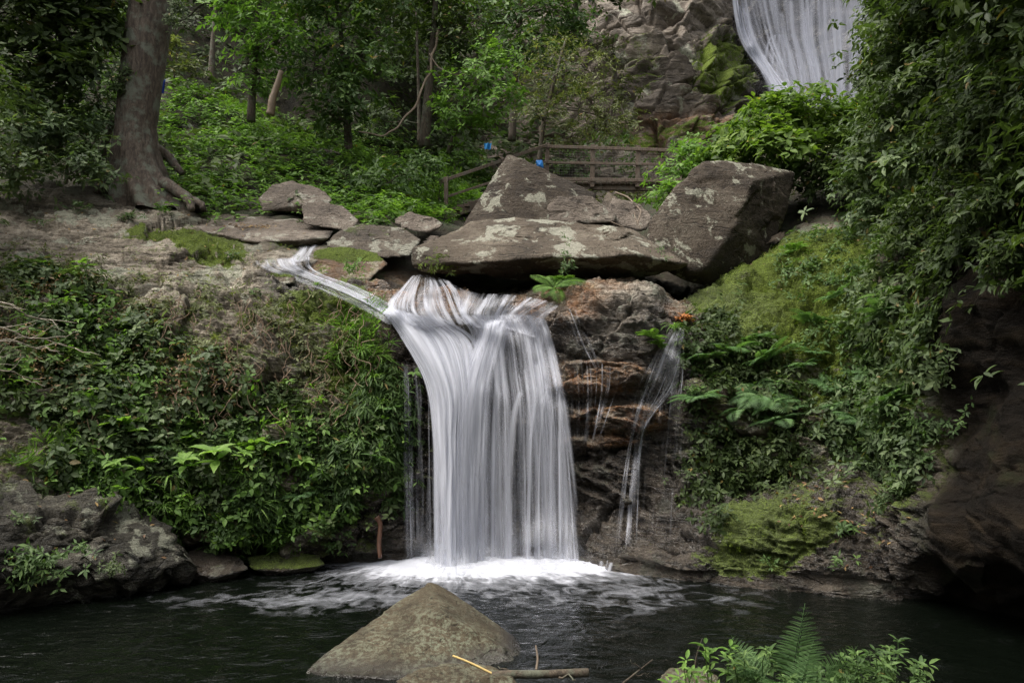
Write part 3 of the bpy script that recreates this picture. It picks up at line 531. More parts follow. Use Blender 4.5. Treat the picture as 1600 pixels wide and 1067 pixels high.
threads(tr, VE, 44, .5, 2.2, .04, .26, 120, 340., us=(0, .75), clamp=.015, vd=[1.1, 1., .8, .6, .5], jit=.04, early=.5, gap=1, endf=.15)
tag(tr.build('waterfall', M_FALL), 'thin wispy side waterfall trickling down the dark wet rock', 'waterfall', kind='structure')
for k, (lines, dn) in enumerate([([[(872, 560, 9.9), (880, 600, 9.9), (884, 660, 9.8), (892, 720, 9.8)], [(920, 560, 9.9), (922, 605, 9.9), (920, 650, 9.8), (915, 710, 9.8)], [(968, 575, 9.9), (964, 605, 9.9), (952, 640, 9.8), (935, 690, 9.8)]], [.30, .34, .22]),
        ([[(868, 470, 10.3), (884, 500, 10.1), (890, 530, 9.95), (925, 590, 9.7)], [(900, 478, 10.3), (908, 505, 10.1), (925, 540, 9.9), (945, 590, 9.7)]], [.30, .22]), ([[(895, 880, 9.1), (900, 893, 9.), (905, 903, 8.9), (908, 915, 8.75)], [(960, 872, 9.), (955, 890, 8.85), (950, 902, 8.7), (948, 918, 8.6)]], [.5, .35])]):
    t_ = MB(); threads(t_, lines, (30, 14, 30)[k], .7, (3.2, 3.2, 8)[k], .05, (.34, .3, .45)[k], 60, 400. + 40 * k, clamp=.02, jit=.02, early=.3, gap=1, endf=.25)
    tag(t_.build('trickle', M_FALL), ['short veil of droplets falling off the orange ledge beside the main waterfall', 'small trickle slipping over red brown rock right of the waterfall top', 'low water veil spilling over the rock lip at the waterfall foot'][k], 'trickle', kind='structure')
ff = MB()
FR = [[(1146, -60, 33), (1148, 0, 33), (1156, 60, 32), (1180, 105, 31), (1200, 150, 30)], [(1170, -60, 33), (1180, 0, 33), (1195, 60, 32.5), (1215, 105, 31.5), (1235, 150, 30.5)], [(1215, -60, 33.4), (1220, 0, 33.4), (1228, 60, 33), (1240, 105, 32.5), (1250, 165, 31.5)], [(1260, -60, 33.6), (1268, 0, 33.6), (1270, 60, 33.2), (1280, 105, 32.8), (1290, 170, 32)],
 [(1310, -60, 33.8), (1315, 0, 33.8), (1320, 60, 33.4), (1322, 105, 33), (1325, 170, 32.3)], [(1390, -60, 33.8), (1395, 0, 33.8), (1395, 60, 33.4), (1395, 105, 33), (1395, 170, 32.3)]]
ZB0 = ZB; ZB = mk_buf(kq); ZB = np.where(ZB > 90, 40, ZB)
fall_sheet(ff, FR, [.4, .3, .5, .56, .5, .42], 160, 90, 0, 31., edge=.15, clamp=.25, vd=[1, 1, 1, 1, 1, 1]); fall_sheet(ff, FR, [.3, .2, .4, .46, .42, .3], 160, 90, .5, 32., edge=.15, clamp=.25)
threads(ff, FR, 60, 3, 14, .2, .6, 60, 500., vd=[.8, .9, .9, 1., 1.1], clamp=.3, jit=.5, early=.6, endf=.02)
threads(ff, [[(1143, -30, 33), (1150, 30, 32.5), (1164, 70, 32), (1190, 108, 31), (1212, 146, 30)], [(1166, 20, 33), (1174, 50, 32.5), (1188, 80, 32), (1212, 115, 31), (1240, 150, 30)]], 26, 2, 6, .6, 1.1, 60, 600., clamp=.2, jit=.4, early=.4, endf=.02)
threads(ff, [[(1205, 55, 33), (1196, 75, 32.8), (1192, 110, 32)], [(1240, 52, 33), (1250, 80, 32.8), (1262, 150, 32)]], 16, 3, 8, .4, .8, 40, 650., clamp=.2, jit=.4)
tag(ff.build('waterfall', M_FAR), 'high distant waterfall veiling the cliff at the top of the gorge', 'waterfall', kind='structure')
ZB = ZB0
M_SPRAY = fall_mat('spray_water', 3.5, 4., .34, .38, (.66, .68, .73))
sp_ = MB()
for k, (dd, hh, de) in enumerate(((.12, 130, .13), (.05, 90, .19), (-.05, 58, .22), (-.18, 40, .25), (-.35, 26, .25), (-.55, 17, .22))):
    xs_ = (600, 650, 700, 760, 820, 880, 935); top = (.35, .8, 1.3, .8, .9, 1.0, .45)
    fall_sheet(sp_, [[(x, 889 - hh * t - dd * 34, 9.12 + dd), (x, 893 - hh * t * .5 - dd * 34, 9.08 + dd), (x, 902 - dd * 34, 9.0 + dd)] for x, t in zip(xs_, top)], [.1, .5 * de * 2, 1.1 * de * 2, .7 * de * 2, .7 * de * 2, .75 * de * 2, .1], 200, 24, 0, 41. + k, clamp=0, vd=[.0, .75, 1.1], rough=.1)
tag(sp_.build('spray', M_SPRAY), 'white spray bursting up where the main waterfall meets the pool', 'spray', kind='stuff')
# ------------------------------------------------------------------ boulders
def ico(sub):
    bm = bmesh.new(); bmesh.ops.create_icosphere(bm, subdivisions=sub, radius=1); v = np.array([x.co[:] for x in bm.verts]); f = np.array([[y.index for y in x.verts] for x in bm.faces]); bm.free(); return v, f
ICO = {k: ico(k) for k in (4, 5, 6)}
def boulder(name, pts, mat, label=None, sub=6, pw=26, amp=1., moss=.2, wet=0., fs=2., grp=None, cat='boulder', stain=0., world=False, rough=1.):
    q = np.array(pts, float) if world else np.array([P(*a) for a in pts]); c = (q.max(0) + q.min(0)) / 2; ext = (q.max(0) - q.min(0)) / 2
    bm = bmesh.new()
    for a in q: bm.verts.new(((a - c) / ext))
    r = bmesh.ops.convex_hull(bm, input=bm.verts); bm.faces.ensure_lookup_table(); bm.normal_update()
    pl = {}
    for f in bm.faces:
        n = np.array(f.normal[:]); h = float(n @ np.array(f.verts[0].co[:]))
        if h < 0: n, h = -n, -h
        if h > 1e-4: pl[tuple(np.round(n * 6))] = (n, h)
    bm.free(); N = np.array([a for a, b in pl.values()]); H = np.array([b for a, b in pl.values()])
    v, f = ICO[sub]; pw = pw * 3.2; s = np.maximum(v @ (N / H[:, None]).T, 0) ; mx = s.max(1); r = ((s / mx[:, None]) ** pw).sum(1) ** (-1 / pw) / mx
    b = v * r[:, None] * ext; sz = float(np.prod(ext) ** (1 / 3)); w_ = b + c
    nr = unit(v / ext)
    fa, fe = facets(w_ * fs / sz * np.array([.8, .8, 1.1]) + 3.3); fb, fe2 = facets(w_ * fs * 3.1 / sz * np.array([1, 1, 1.7]))
    tex = noise(w_ * .9 / sz) * .05 + .055 * fa - .02 * (1 - sstep(0, .06, fe)) + .018 * fb - .008 * (1 - sstep(0, .07, fe2)) + .03 * fbm(w_ * 3.5 / sz, 5, .55) * rough
    b = b + nr * (tex * sz * amp)[:, None]
    nz_ = nr[:, 2]
    mb = MB(); mo = np.clip(moss * (.4 + .9 * sstep(.1, .8, nz_)) + (moss > .3) * .1, 0, 1.2)
    mb.add(b + c, None, f, moss=mo, wet=np.maximum(wet, 1 - sstep(.0, .12, b[:, 2] + c[2])), stain=stain)
    base = c.copy(); base[2] = (b[:, 2] + c[2]).min()
    o = mb.build(name, mat, origin=base); tag(o, label, cat, grp); return o, b + c
def prism(front, back): return front + back
BW = {}
# long slab bridging the waterfall top
boulder('boulder', [(642, 388, 10.9), (642, 415, 10.8), (700, 372, 11.2), (735, 350, 11.6), (830, 342, 11.6), (985, 358, 11.5), (1074, 413, 10.9), (1060, 422, 11.0), (1000, 432, 11.3), (860, 437, 11.3), (720, 430, 11.0), (660, 425, 10.9), (900, 402, 10.45), (1000, 398, 10.6), (720, 412, 10.5),
  (1000, 380, 13), (850, 360, 13.4), (700, 380, 13), (660, 400, 12.8), (1060, 415, 12.6), (900, 425, 13.2), (700, 405, 12.8), (800, 375, 10.85), (950, 385, 10.75)], M_BOULD, 'long flat slab boulder with a pale lichen patch bridging the waterfall top', pw=34, amp=.55, moss=.12)
boulder('boulder', [(718, 360, 12.3), (727, 352, 12.6), (799, 243, 12.9), (815, 246, 12.8), (932, 302, 13.0), (925, 335, 12.6), (860, 362, 12.2), (760, 362, 12.1), (800, 250, 13.2), (925, 310, 14.2), (735, 358, 13.4), (860, 355, 14.2)], M_BOULD3, 'pointed triangular boulder leaning above the long slab in front of the bridge', pw=44, amp=.4, moss=.05)
boulder('boulder', [(1012, 350, 11.6), (1050, 295, 11.8), (1095, 252, 12.1), (1120, 250, 12.3), (1180, 266, 12.4), (1243, 268, 13.), (1236, 300, 12.8), (1205, 390, 12.2), (1180, 425, 12.0), (1120, 450, 11.6), (1050, 432, 11.3), (1010, 395, 11.3), (1175, 285, 11.9), (1150, 350, 11.5), (1100, 420, 11.2), (1110, 262, 14), (1230, 275, 14), (1040, 350, 13.6), (1200, 420, 13.8)],
  M_BOULD3, 'huge blocky boulder with pale lichen spots standing right of the long slab', pw=36, amp=.5, moss=.08)
boulder('boulder', [(853, 322, 11.5), (870, 309, 11.6), (925, 307, 11.7), (964, 335, 11.7), (960, 350, 11.5), (858, 350, 11.4), (880, 315, 12.3), (950, 335, 12.3)], M_BOULD2, 'small layered rock lying on the slab under the pointed boulder', sub=5, amp=1.1, moss=.1)
boulder('boulder', [(930, 300, 12.5), (942, 289, 12.6), (975, 294, 12.6), (988, 308, 12.5), (938, 322, 12.4), (980, 324, 12.4), (950, 294, 13.2)], M_BOULD, 'small dark rock below the bridge deck beside the pointed boulder', sub=5, moss=.25)
boulder('boulder', [(945, 330, 11.9), (958, 312, 12.1), (1000, 320, 12.1), (1020, 340, 11.9), (1008, 362, 11.7), (960, 356, 11.7), (970, 318, 12.7), (1010, 340, 12.7)], M_BOULD2, 'rough rock wedged between slab and huge blocky boulder', sub=5, amp=1.3, moss=.1)
boulder('boulder', [(880, 352, 11.6), (890, 345, 11.7), (960, 347, 11.8), (1000, 360, 11.8), (940, 362, 11.6), (900, 345, 12.2), (980, 352, 12.2)], M_BOULD2, 'thin flat flake of rock lying on top of the long slab', sub=5, moss=.05)
# left group
boulder('boulder', [(283, 345, 12.6), (330, 332, 13), (470, 340, 13), (524, 356, 12.4), (515, 372, 11.8), (400, 378, 11.6), (320, 362, 11.9), (420, 395, 11.9), (330, 380, 12), (500, 385, 12), (400, 390, 12.8)], M_BOULD2, 'wide flat slab strewn with brown leaves above the left stream', pw=30, amp=.4, moss=.05)
boulder('boulder', [(402, 312, 13.0), (425, 288, 13.2), (455, 282, 13.4), (500, 295, 13.4), (518, 312, 13.2), (505, 335, 12.9), (410, 330, 12.9), (450, 300, 14.2), (505, 305, 14.2), (470, 320, 12.8)], M_BOULD2, 'pinkish grey boulder at the foot of the green hillside', pw=34, amp=.7, moss=.08)
boulder('boulder', [(470, 322, 12.4), (490, 312, 12.6), (535, 322, 12.6), (562, 345, 12.4), (545, 362, 12.2), (480, 352, 12.1), (472, 345, 12.2), (500, 320, 13.2), (550, 345, 13.2)], M_BOULD2, 'smooth brown boulder leaning against the pinkish grey boulder', pw=30, amp=.6, moss=.05)
boulder('boulder', [(505, 380, 11.8), (530, 360, 12), (575, 350, 12.2), (630, 355, 12.2), (658, 375, 12), (640, 400, 11.7), (580, 405, 11.5), (520, 395, 11.6), (560, 358, 13), (640, 370, 13)], M_BOULD, 'rounded dark boulder left of the long slab', pw=20, amp=.6, moss=.3, wet=.2)
boulder('boulder', [(478, 425, 11.0), (492, 392, 11.3), (530, 384, 11.5), (590, 395, 11.5), (605, 412, 11.3), (575, 440, 10.9), (500, 440, 10.8), (520, 395, 12), (590, 405, 12)], M_BOULD, 'mossy boulder splitting the stream above the waterfall', pw=18, amp=.9, moss=.55, stain=.35)
boulder('boulder', [(615, 345, 13), (640, 330, 13.2), (680, 340, 13.2), (695, 352, 13), (670, 365, 12.8), (625, 358, 12.8), (650, 335, 13.8), (690, 348, 13.8)], M_BOULD2, 'grey striped rock beside the foot of the wooden stairs', sub=5, amp=1.2, moss=.1)
boulder('boulder', [(540, 338, 13.8), (560, 330, 14), (610, 338, 14), (620, 350, 13.7), (560, 352, 13.6), (580, 333, 14.5)], M_BOULD2, 'low pale rock at the edge of the hillside greenery', sub=5, moss=.1)
boulder('boulder', [(648, 368, 12.5), (665, 358, 12.6), (700, 360, 12.6), (715, 372, 12.5), (690, 380, 12.3), (655, 378, 12.3), (680, 362, 13.2)], M_BOULD2, 'small pale rock between the rounded boulder and the stair foot', sub=4, moss=.2)
# right, behind the block
boulder('boulder', [(1222, 345, 12.3), (1235, 328, 12.5), (1290, 345, 12.6), (1305, 368, 12.4), (1290, 375, 12.2), (1240, 362, 12.2), (1260, 338, 13)], M_BOULD, 'slanting dark rock behind the huge blocky boulder', sub=5, pw=34, moss=.05)
boulder('boulder', [(1210, 365, 12.1), (1225, 350, 12.2), (1240, 352, 12.2), (1245, 375, 12), (1220, 382, 11.9), (1232, 360, 12.6)], M_BOULD, 'little dark rock tucked against the blocky boulder foot', sub=4, moss=.1)
boulder('boulder', [(1290, 355, 12.6), (1310, 335, 12.8), (1360, 340, 12.8), (1380, 360, 12.5), (1340, 372, 12.3), (1300, 368, 12.4), (1340, 340, 13.4)], M_BOULD2, 'reddish rock at the top of the mossy slope', sub=5, stain=.4, moss=.1)
boulder('boulder', [(392, 428, 10.7), (410, 418, 10.85), (450, 424, 10.85), (470, 440, 10.6), (440, 452, 10.4), (400, 444, 10.5), (430, 425, 11.1)], M_BOULD, 'small mossy stone at the lower edge of the upper stream', sub=4, pw=10, moss=.5, amp=1.3)
boulder('boulder', [(490, 462, 10.3), (512, 455, 10.4), (545, 466, 10.35), (552, 482, 10.2), (520, 490, 10.1), (495, 478, 10.15), (525, 462, 10.7)], M_BOULD, 'flat mossy stone beside the middle of the stream', sub=4, pw=10, moss=.5, amp=1.3)
boulder('boulder', [(368, 400, 11.3), (380, 388, 11.5), (400, 392, 11.5), (408, 406, 11.3), (385, 414, 11.1), (390, 395, 11.9)], M_BOULD, 'wet stone at the head of the stream under the flat slab', sub=4, pw=12, wet=.7, moss=.3, amp=1.2)
# foreground
boulder('boulder', [(478, 1052, 5.75), (560, 985, 6.3), (640, 932, 6.75), (665, 908, 6.95), (678, 908, 7.0), (745, 953, 6.9), (790, 985, 6.8), (838, 1022, 6.4), (830, 1045, 6.0), (700, 1050, 5.7), (600, 1055, 5.6), (640, 1100, 5.6), (800, 1100, 6.), (480, 1100, 5.8), (700, 1000, 8.1), (560, 1040, 7.6), (820, 1040, 7.8), (690, 960, 6.25)],
  M_PYR, 'pyramid shaped lichen speckled boulder standing in the pool', pw=30, amp=.5, moss=.1, fs=1.5)
boulder('boulder', [(612, 1067, 4.9), (650, 1045, 5.1), (690, 1033, 5.2), (745, 1036, 5.2), (790, 1050, 5.15), (820, 1075, 5.0), (700, 1110, 4.9), (640, 1100, 4.9), (720, 1045, 5.5), (800, 1090, 5.4)], M_PYR, 'low rock at the bottom edge just in front of the pyramid boulder', sub=5, pw=24, amp=.9, moss=.2)
boulder('boulder', [(745, 1060, 4.95), (765, 1052, 5.0), (800, 1055, 5.), (815, 1075, 4.95), (770, 1090, 4.9), (790, 1060, 5.2)], M_PYR, 'small stone under the broken end of the floating log', sub=4, moss=.1)
boulder('boulder', [(1028, 1058, 4.85), (1045, 1044, 5.0), (1090, 1043, 5.0), (1125, 1055, 4.95), (1120, 1090, 4.8), (1040, 1090, 4.8), (1080, 1050, 5.3)], M_PYR, 'flat brown stone beside the foreground fern', sub=5, moss=.15)
boulder('boulder', [(-160, 740, 7.2), (0, 733, 7.9), (90, 738, 8.3), (180, 758, 8.5), (240, 795, 8.45), (290, 845, 8.4), (330, 885, 8.3), (300, 905, 8.1), (200, 915, 7.85), (100, 930, 7.65), (0, 940, 7.5), (-160, 960, 7.0), (-100, 870, 6.9), (60, 860, 7.4), (180, 860, 7.8), (260, 870, 8.1), (100, 975, 7.8), (280, 940, 8.3), (0, 780, 9.3), (200, 800, 9.3), (300, 880, 9.2), (-160, 780, 9)],
  M_SHORE, 'large mossy grey boulder on the left shore of the pool', pw=5, amp=1.7, moss=.27, fs=3.4, wet=.25, rough=1.9)
boulder('boulder', [(285, 868, 8.7), (320, 848, 9.0), (370, 868, 8.9), (392, 888, 8.6), (340, 900, 8.4), (290, 898, 8.45), (320, 930, 8.6), (340, 860, 9.4)], M_BOULD, 'dark wet rock low on the waterline right of the mossy shore boulder', sub=5, pw=16, wet=.8, moss=.2)
boulder('boulder', [(385, 872, 8.9), (440, 860, 9.1), (500, 865, 9.1), (510, 882, 8.9), (440, 892, 8.7), (390, 888, 8.7), (450, 910, 8.9), (450, 865, 9.5)], M_BOULD, 'flat wet ledge rock at the water edge below the leafy bank', sub=5, pw=16, wet=.8, moss=.45)
#PART2
# ------------------------------------------------------------------ ground cover sampled over the terrain
AREA = np.linalg.norm(np.cross(np.gradient(T3, axis=0).reshape(-1, 3), np.gradient(T3, axis=1).reshape(-1, 3)), axis=1)
NF = TNd.reshape(-1, 3)
def pick(wt, n):
    pr = np.clip(wt, 0, None) * AREA; pr /= pr.sum(); return R.choice(len(tp), n, p=pr)
def cover(name, label, kind, regs, n, L, nl=6, Wr=.42, thick=.12, gate=(-.05, .15), gs=2.2, droop=.25, upmix=.5, tk='simple', spread=(.9, 1.6), seed=0, cat='ground cover', minv=1.15, cut=None, bank=False):
    wt = np.zeros(len(tp))
    for r in regs: wt = np.maximum(wt, ell(*r[:4]) * (r[4] if len(r) > 4 else 1))
    wt *= sstep(gate[0], gate[1], fbm(tp * gs + seed, 3)) * (vv > minv)
    for r in (cut or []): wt *= 1 - ell(*r)
    if bank: wt *= sstep(-12, 25, ppy - np.interp(ppx, [-200, 0, 130, 220, 330, 440, 500, 560, 640], [400, 408, 430, 490, 555, 605, 650, 665, 610])) * (1 - ell(20, 680, 70, 50)) * (1 - .8 * ell(480, 560, 60, 30)) * (1 - .55 * ell(380, 560, 170, 70))
    i = pick(wt, n); jit = R.normal(size=(n, 3)) * .03
    C = tp[i] + NF[i] * (R.random((n, 1)) ** 1.3 * thick) + jit; A = NF[i] + np.array([0, 0, upmix]) + R.normal(size=(n, 3)) * .3
    mb = MB(); cl = np.clip(.5 + .9 * fbm(C * 1.6 + seed, 3) + .25 * R.normal(size=n), 0, 1)
    rosettes(mb, C, A, nl, L, Wr, tk, spread, droop, clump=cl); return tag(mb.build(name, LG[kind]), label, cat, kind='stuff')
FALLCUT = [(770, 700, 150, 230), (700, 480, 130, 45), (1010, 700, 60, 180)]
BANKL = [(330, 640, 340, 200)]
cover('creeper', 'dense dark green creeper covering the left rock bank', 'dark', [(250, 620, 260, 190), (100, 560, 130, 140), (500, 690, 130, 120), (430, 570, 140, 90)], 3000, .075, thick=.16, Wr=.5, cut=FALLCUT, gate=(.0, .14), bank=True)
cover('creeper', 'blue green broad leaved creeper hanging over the left bank face', 'blue', [(200, 560, 140, 110), (330, 590, 150, 120), (170, 650, 120, 90), (460, 620, 130, 80), (90, 440, 70, 30)], 2700, .082, thick=.24, Wr=.58, tk='full', seed=3, gate=(-.02, .14), cut=FALLCUT, bank=True)
cover('ground_cover', 'small fresh green leaves low on the left bank', 'mid', [(330, 760, 200, 80), (470, 700, 110, 110), (450, 790, 90, 60), (160, 700, 140, 60), (560, 620, 60, 70)], 4200, .055, thick=.16, Wr=.5, seed=5, gate=(-.06, .1), cut=FALLCUT, bank=True)
cover('creeper', 'scattered lighter leaves on the outside of the left bank creeper', 'bright', [(330, 640, 300, 180), (120, 560, 110, 130)], 1300, .07, nl=5, Wr=.55, tk='full', thick=.3, seed=33, gate=(-.05, .15), cut=FALLCUT, bank=True)
cover('withered_leaves', 'withered brown leaves tangled in the left bank creeper', 'dry', [(400, 540, 150, 70), (250, 560, 160, 90), (100, 520, 100, 80)], 1500, .045, nl=3, Wr=.4, thick=.25, seed=34, gate=(-.0, .2), cut=FALLCUT, bank=True)
cover('ground_cover', 'yellowish leaves and weeds at the top of the left bank', 'olive', [(60, 450, 110, 60), (180, 480, 110, 50), (400, 510, 120, 50), (330, 480, 90, 30), (520, 560, 60, 60)], 1800, .05, thick=.12, seed=6, gate=(-.05, .15))
cover('fern_mat', 'dark hanging ferns beside the left edge of the main waterfall', 'mid', [(590, 670, 50, 90), (560, 740, 70, 60), (600, 620, 35, 50)], 1500, .10, nl=7, Wr=.2, thick=.15, droop=.9, gate=(-.3, -.1), seed=8, cat='ferns', cut=FALLCUT[:0])
cover('ground_cover', 'bright green undergrowth over the hillside behind the boulders', 'bright', [(330, 250, 110, 90), (420, 260, 110, 70), (500, 290, 110, 60), (600, 300, 110, 60), (690, 290, 60, 50), (290, 210, 60, 60), (560, 250, 80, 40)], 11000, .10, nl=6, thick=.3, seed=11, gate=(-.25, .0), gs=.9, upmix=1.)
cover('ground_cover', 'mid green shrubby undergrowth climbing the hillside under the trees', 'mid', [(600, 240, 130, 50), (700, 260, 90, 60), (640, 320, 100, 30)], 2600, .13, nl=6, thick=.5, seed=12, gate=(-.2, .1), gs=.7, upmix=.8)
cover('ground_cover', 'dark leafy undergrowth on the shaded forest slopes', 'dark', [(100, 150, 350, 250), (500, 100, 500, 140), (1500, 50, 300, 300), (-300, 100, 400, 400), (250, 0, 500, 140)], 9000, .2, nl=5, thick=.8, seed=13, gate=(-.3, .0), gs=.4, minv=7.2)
cover('ground_cover', 'green plants behind the bridge below the cliff', 'olive', [(900, 300, 120, 60), (1020, 280, 100, 50), (1150, 270, 150, 60)], 2500, .14, thick=.5, seed=14, gate=(-.5, -.2), minv=7.6)
cover('ground_cover', 'mixed green plants over the mossy right bank', 'mid', [(1300, 500, 130, 90), (1150, 600, 90, 80), (1380, 620, 110, 110), (1230, 640, 90, 70), (1330, 400, 100, 40)], 1900, .06, thick=.14, seed=15, gate=(.03, .2), cut=[(1195, 500, 60, 60), (1250, 800, 150, 60)])
cover('ground_cover', 'dark leafy fringe hanging beside the thin side waterfall', 'dark', [(1160, 620, 80, 100), (1130, 740, 55, 40), (1190, 700, 70, 60), (1120, 790, 50, 30), (1130, 540, 60, 50)], 1900, .07, thick=.2, seed=16, gate=(-.2, .0), droop=.5)
cover('ground_cover', 'pale tipped small leaves along the foot of the dark right wall', 'blue', [(1400, 700, 60, 90), (1350, 640, 60, 60), (1440, 560, 50, 90), (1390, 500, 70, 60), (1330, 700, 50, 50)], 1500, .075, thick=.22, seed=17, gate=(-.1, .1), droop=.3)
cover('grass', 'thin green grass blades low on the left bank', 'bright', [(280, 760, 170, 60), (110, 715, 90, 30), (400, 830, 80, 30), (560, 540, 40, 60)], 520, .14, nl=9, Wr=.07, thick=.05, seed=18, gate=(-.1, .1), spread=(.2, 1.0), droop=.35, cat='grass')
cover('moss_tuft', 'short mossy sprouts over the left rock top and the right slope', 'moss', [(330, 400, 200, 50), (1250, 440, 120, 80), (520, 480, 60, 40), (1200, 830, 90, 40), (430, 868, 50, 14)], 2600, .022, nl=6, Wr=.3, thick=.01, seed=19, gate=(0., .2), gs=4, cat='moss')
cover('creeper', 'dark creeper hanging down the right rock wall', 'dark', [(1500, 380, 130, 150), (1430, 480, 80, 120), (1570, 250, 90, 200), (1440, 300, 100, 150)], 3000, .10, thick=.35, seed=20, gate=(-.15, .1), gs=1., droop=.5, cut=[(1580, 640, 150, 210)])
far_forest()
# ------------------------------------------------------------------ bushes and trees
def crown(mb, lobes, nb, L, Wr=.4, nl=6, tk='simple', per=7, droop=.3, flatz=.5, world=False, front=.5):
    tips = []
    for lb in lobes:
        px, py, rx, ry, d = lb[:5]; c = P(px, py, d); r = np.array([rx * d / F, (rx + ry) / 2 * d / F * .9, ry * d / F]); n = max(4, int(nb * rx * ry / 2500))
        D = R.normal(size=(n, 3)); D[:, 1] -= front; D[:, 2] += .35; D = unit(D); tip = c + D * r * (.6 + .5 * R.random((n, 1)) ** .6); tips.append((c, tip))
        S_ = .3 * min(r) + L * .5; k = per; C = tip[:, None] + R.normal(size=(n, k, 3)) * S_ * np.array([1, 1, flatz]); C[..., 2] -= np.sum((C[..., :2] - tip[:, None, :2]) ** 2, -1) * .5 / max(S_, .05) * .3
        A = D[:, None] * .7 + np.array([0, 0, .8]) + R.normal(size=(n, k, 3)) * .35; cl = np.clip(.45 + .3 * R.normal(size=(n, 1)) + .15 * R.normal(size=(n, k)), 0, 1)
        rosettes(mb, C.reshape(-1, 3), A.reshape(-1, 3), nl, L, Wr, tk, droop=droop, clump=cl.ravel())
    return tips
def tree(label, kind, lobes, nb, L, trunk=None, rad=.1, name='tree', cat='tree', bark=None, grp=None, **kw):
    mb = MB(); tips = crown(mb, lobes, nb, L, **kw); c0 = tips[0][0]
    if trunk is not None:
        tp_ = np.array([P(*q) for q in trunk])
    else:
        b = c0.copy(); b[2] -= lobes[0][3] * lobes[0][4] / F * 1.6; tp_ = np.array([b, (b + c0) / 2 + R.normal(size=3) * .03, c0])
    root = empty(name, tp_[0]); tag(root, label, cat, grp)
    o = mb.build('crown', LG[kind], origin=tp_[0]); adopt(o, root)
    tm = MB(); pts = catmull(tp_, np.linspace(0, len(tp_) - 1, 14)); tube(tm, pts, np.linspace(rad, rad * .4, 14), 9)
    for (c, tip) in tips:
        a = pts[np.argmin(np.linalg.norm(pts - c, axis=1))]; m = wiggle(a, c, 6, .12); tube(tm, m, np.linspace(rad * .4, rad * .2, 6), 5, False)
        for k in range(min(len(tip), 7)): tube(tm, wiggle(c, tip[k], 5, .06), np.linspace(rad * .2, rad * .05, 5), 4, False)
    t = tm.build('trunk', bark or M_BARK2, origin=tp_[0]); adopt(t, root)
    return root
tree('bright leaved young tree rising right of the big trunk', 'bright', [(395, 20, 55, 40, 16), (432, 70, 45, 35, 15.8), (385, 100, 35, 28, 16), (350, 5, 40, 30, 16), (425, -45, 70, 45, 16), (400, 140, 25, 25, 16)], 26, .13, [(392, 190, 16), (396, 110, 16), (405, 20, 16), (412, -60, 16)], .09)
tree('bushy mid green tree with drooping leaf tiers near the middle of the forest', 'mid', [(515, 40, 70, 45, 17), (560, 90, 55, 42, 16.8), (490, 110, 45, 40, 16.8), (545, 140, 48, 35, 16.6), (565, 0, 60, 45, 17), (520, 180, 38, 28, 16.5), (500, -30, 80, 45, 17)], 26, .14, [(545, 245, 17), (540, 150, 17), (530, 20, 17)], .1)
tree('tall dark trunked tree carrying the hanging vine', 'dark', [(690, -10, 70, 45, 17.6), (640, -20, 60, 45, 18), (725, 45, 45, 35, 17.8), (700, 60, 40, 30, 17.4)], 26, .15, [(663, 230, 17.5), (668, 160, 17.5), (674, 90, 17.5), (684, -40, 17.5)], .13)
tree('light green spreading tree just left of the bridge', 'bright', [(745, 120, 55, 32, 17), (775, 158, 52, 30, 16.8), (718, 165, 42, 30, 17), (785, 92, 42, 26, 17.2), (735, 200, 35, 20, 17)], 24, .13, [(700, 240, 17.3), (720, 185, 17.2), (750, 140, 17)], .06)
tree('feathery olive tree standing directly behind the bridge', 'olive', [(870, 110, 50, 55, 19.5), (905, 170, 48, 45, 19.3), (850, 190, 45, 38, 19.2), (925, 115, 38, 40, 20), (945, 185, 32, 40, 19.6), (835, 140, 30, 35, 19.8), (890, 215, 45, 22, 19.3)], 24, .10, [(842, 262, 19.3), (850, 190, 19.4), (868, 120, 19.5), (885, 60, 19.6)], .07, Wr=.3)
tree('dark green tree at the top edge left of the cliff', 'mid', [(805, 30, 65, 45, 22), (865, 15, 55, 42, 22), (745, 30, 55, 42, 22), (900, 62, 35, 42, 22.5), (830, 75, 45, 30, 21.5)], 26, .16, [(800, 220, 22), (805, 120, 22), (815, 20, 22)], .12)
tree('shady large leaved tree left of the big trunk', 'dark', [(50, 30, 80, 55, 12.5), (140, 60, 55, 50, 12.8), (30, 100, 65, 45, 12.4), (110, 120, 50, 40, 12.6), (165, 10, 45, 45, 13), (80, -40, 120, 50, 12.5)], 24, .15, [(90, 250, 13.2), (92, 170, 13.1), (96, 80, 13), (90, 0, 12.8)], .08, Wr=.45)
tree('leafy green tree squeezed behind the big trunk on its left', 'mid', [(165, 90, 35, 60, 15), (150, 150, 40, 40, 14.8), (195, 40, 30, 40, 15.2), (120, 180, 40, 30, 14.5)], 26, .12, [(150, 240, 15), (155, 120, 15), (165, 40, 15)], .06)
tree('thin shrubby sapling on the rocky hump right of the big trunk', 'olive', [(275, 90, 22, 22, 17.5), (295, 105, 18, 10, 17.5), (262, 70, 15, 15, 17.5)], 30, .12, [(272, 122, 17.5), (275, 100, 17.5), (276, 80, 17.5)], .02, name='sapling', cat='sapling')
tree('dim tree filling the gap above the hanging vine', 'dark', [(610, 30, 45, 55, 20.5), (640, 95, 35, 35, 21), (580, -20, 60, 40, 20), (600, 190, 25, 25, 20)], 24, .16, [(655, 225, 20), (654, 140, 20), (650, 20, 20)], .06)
tree('slim dark tree deep in the shade right of the big trunk', 'dark', [(310, -10, 50, 30, 21), (345, -30, 60, 35, 21), (290, 30, 20, 25, 22)], 20, .16, [(330, 125, 20), (332, 80, 20), (338, -10, 20)], .1)
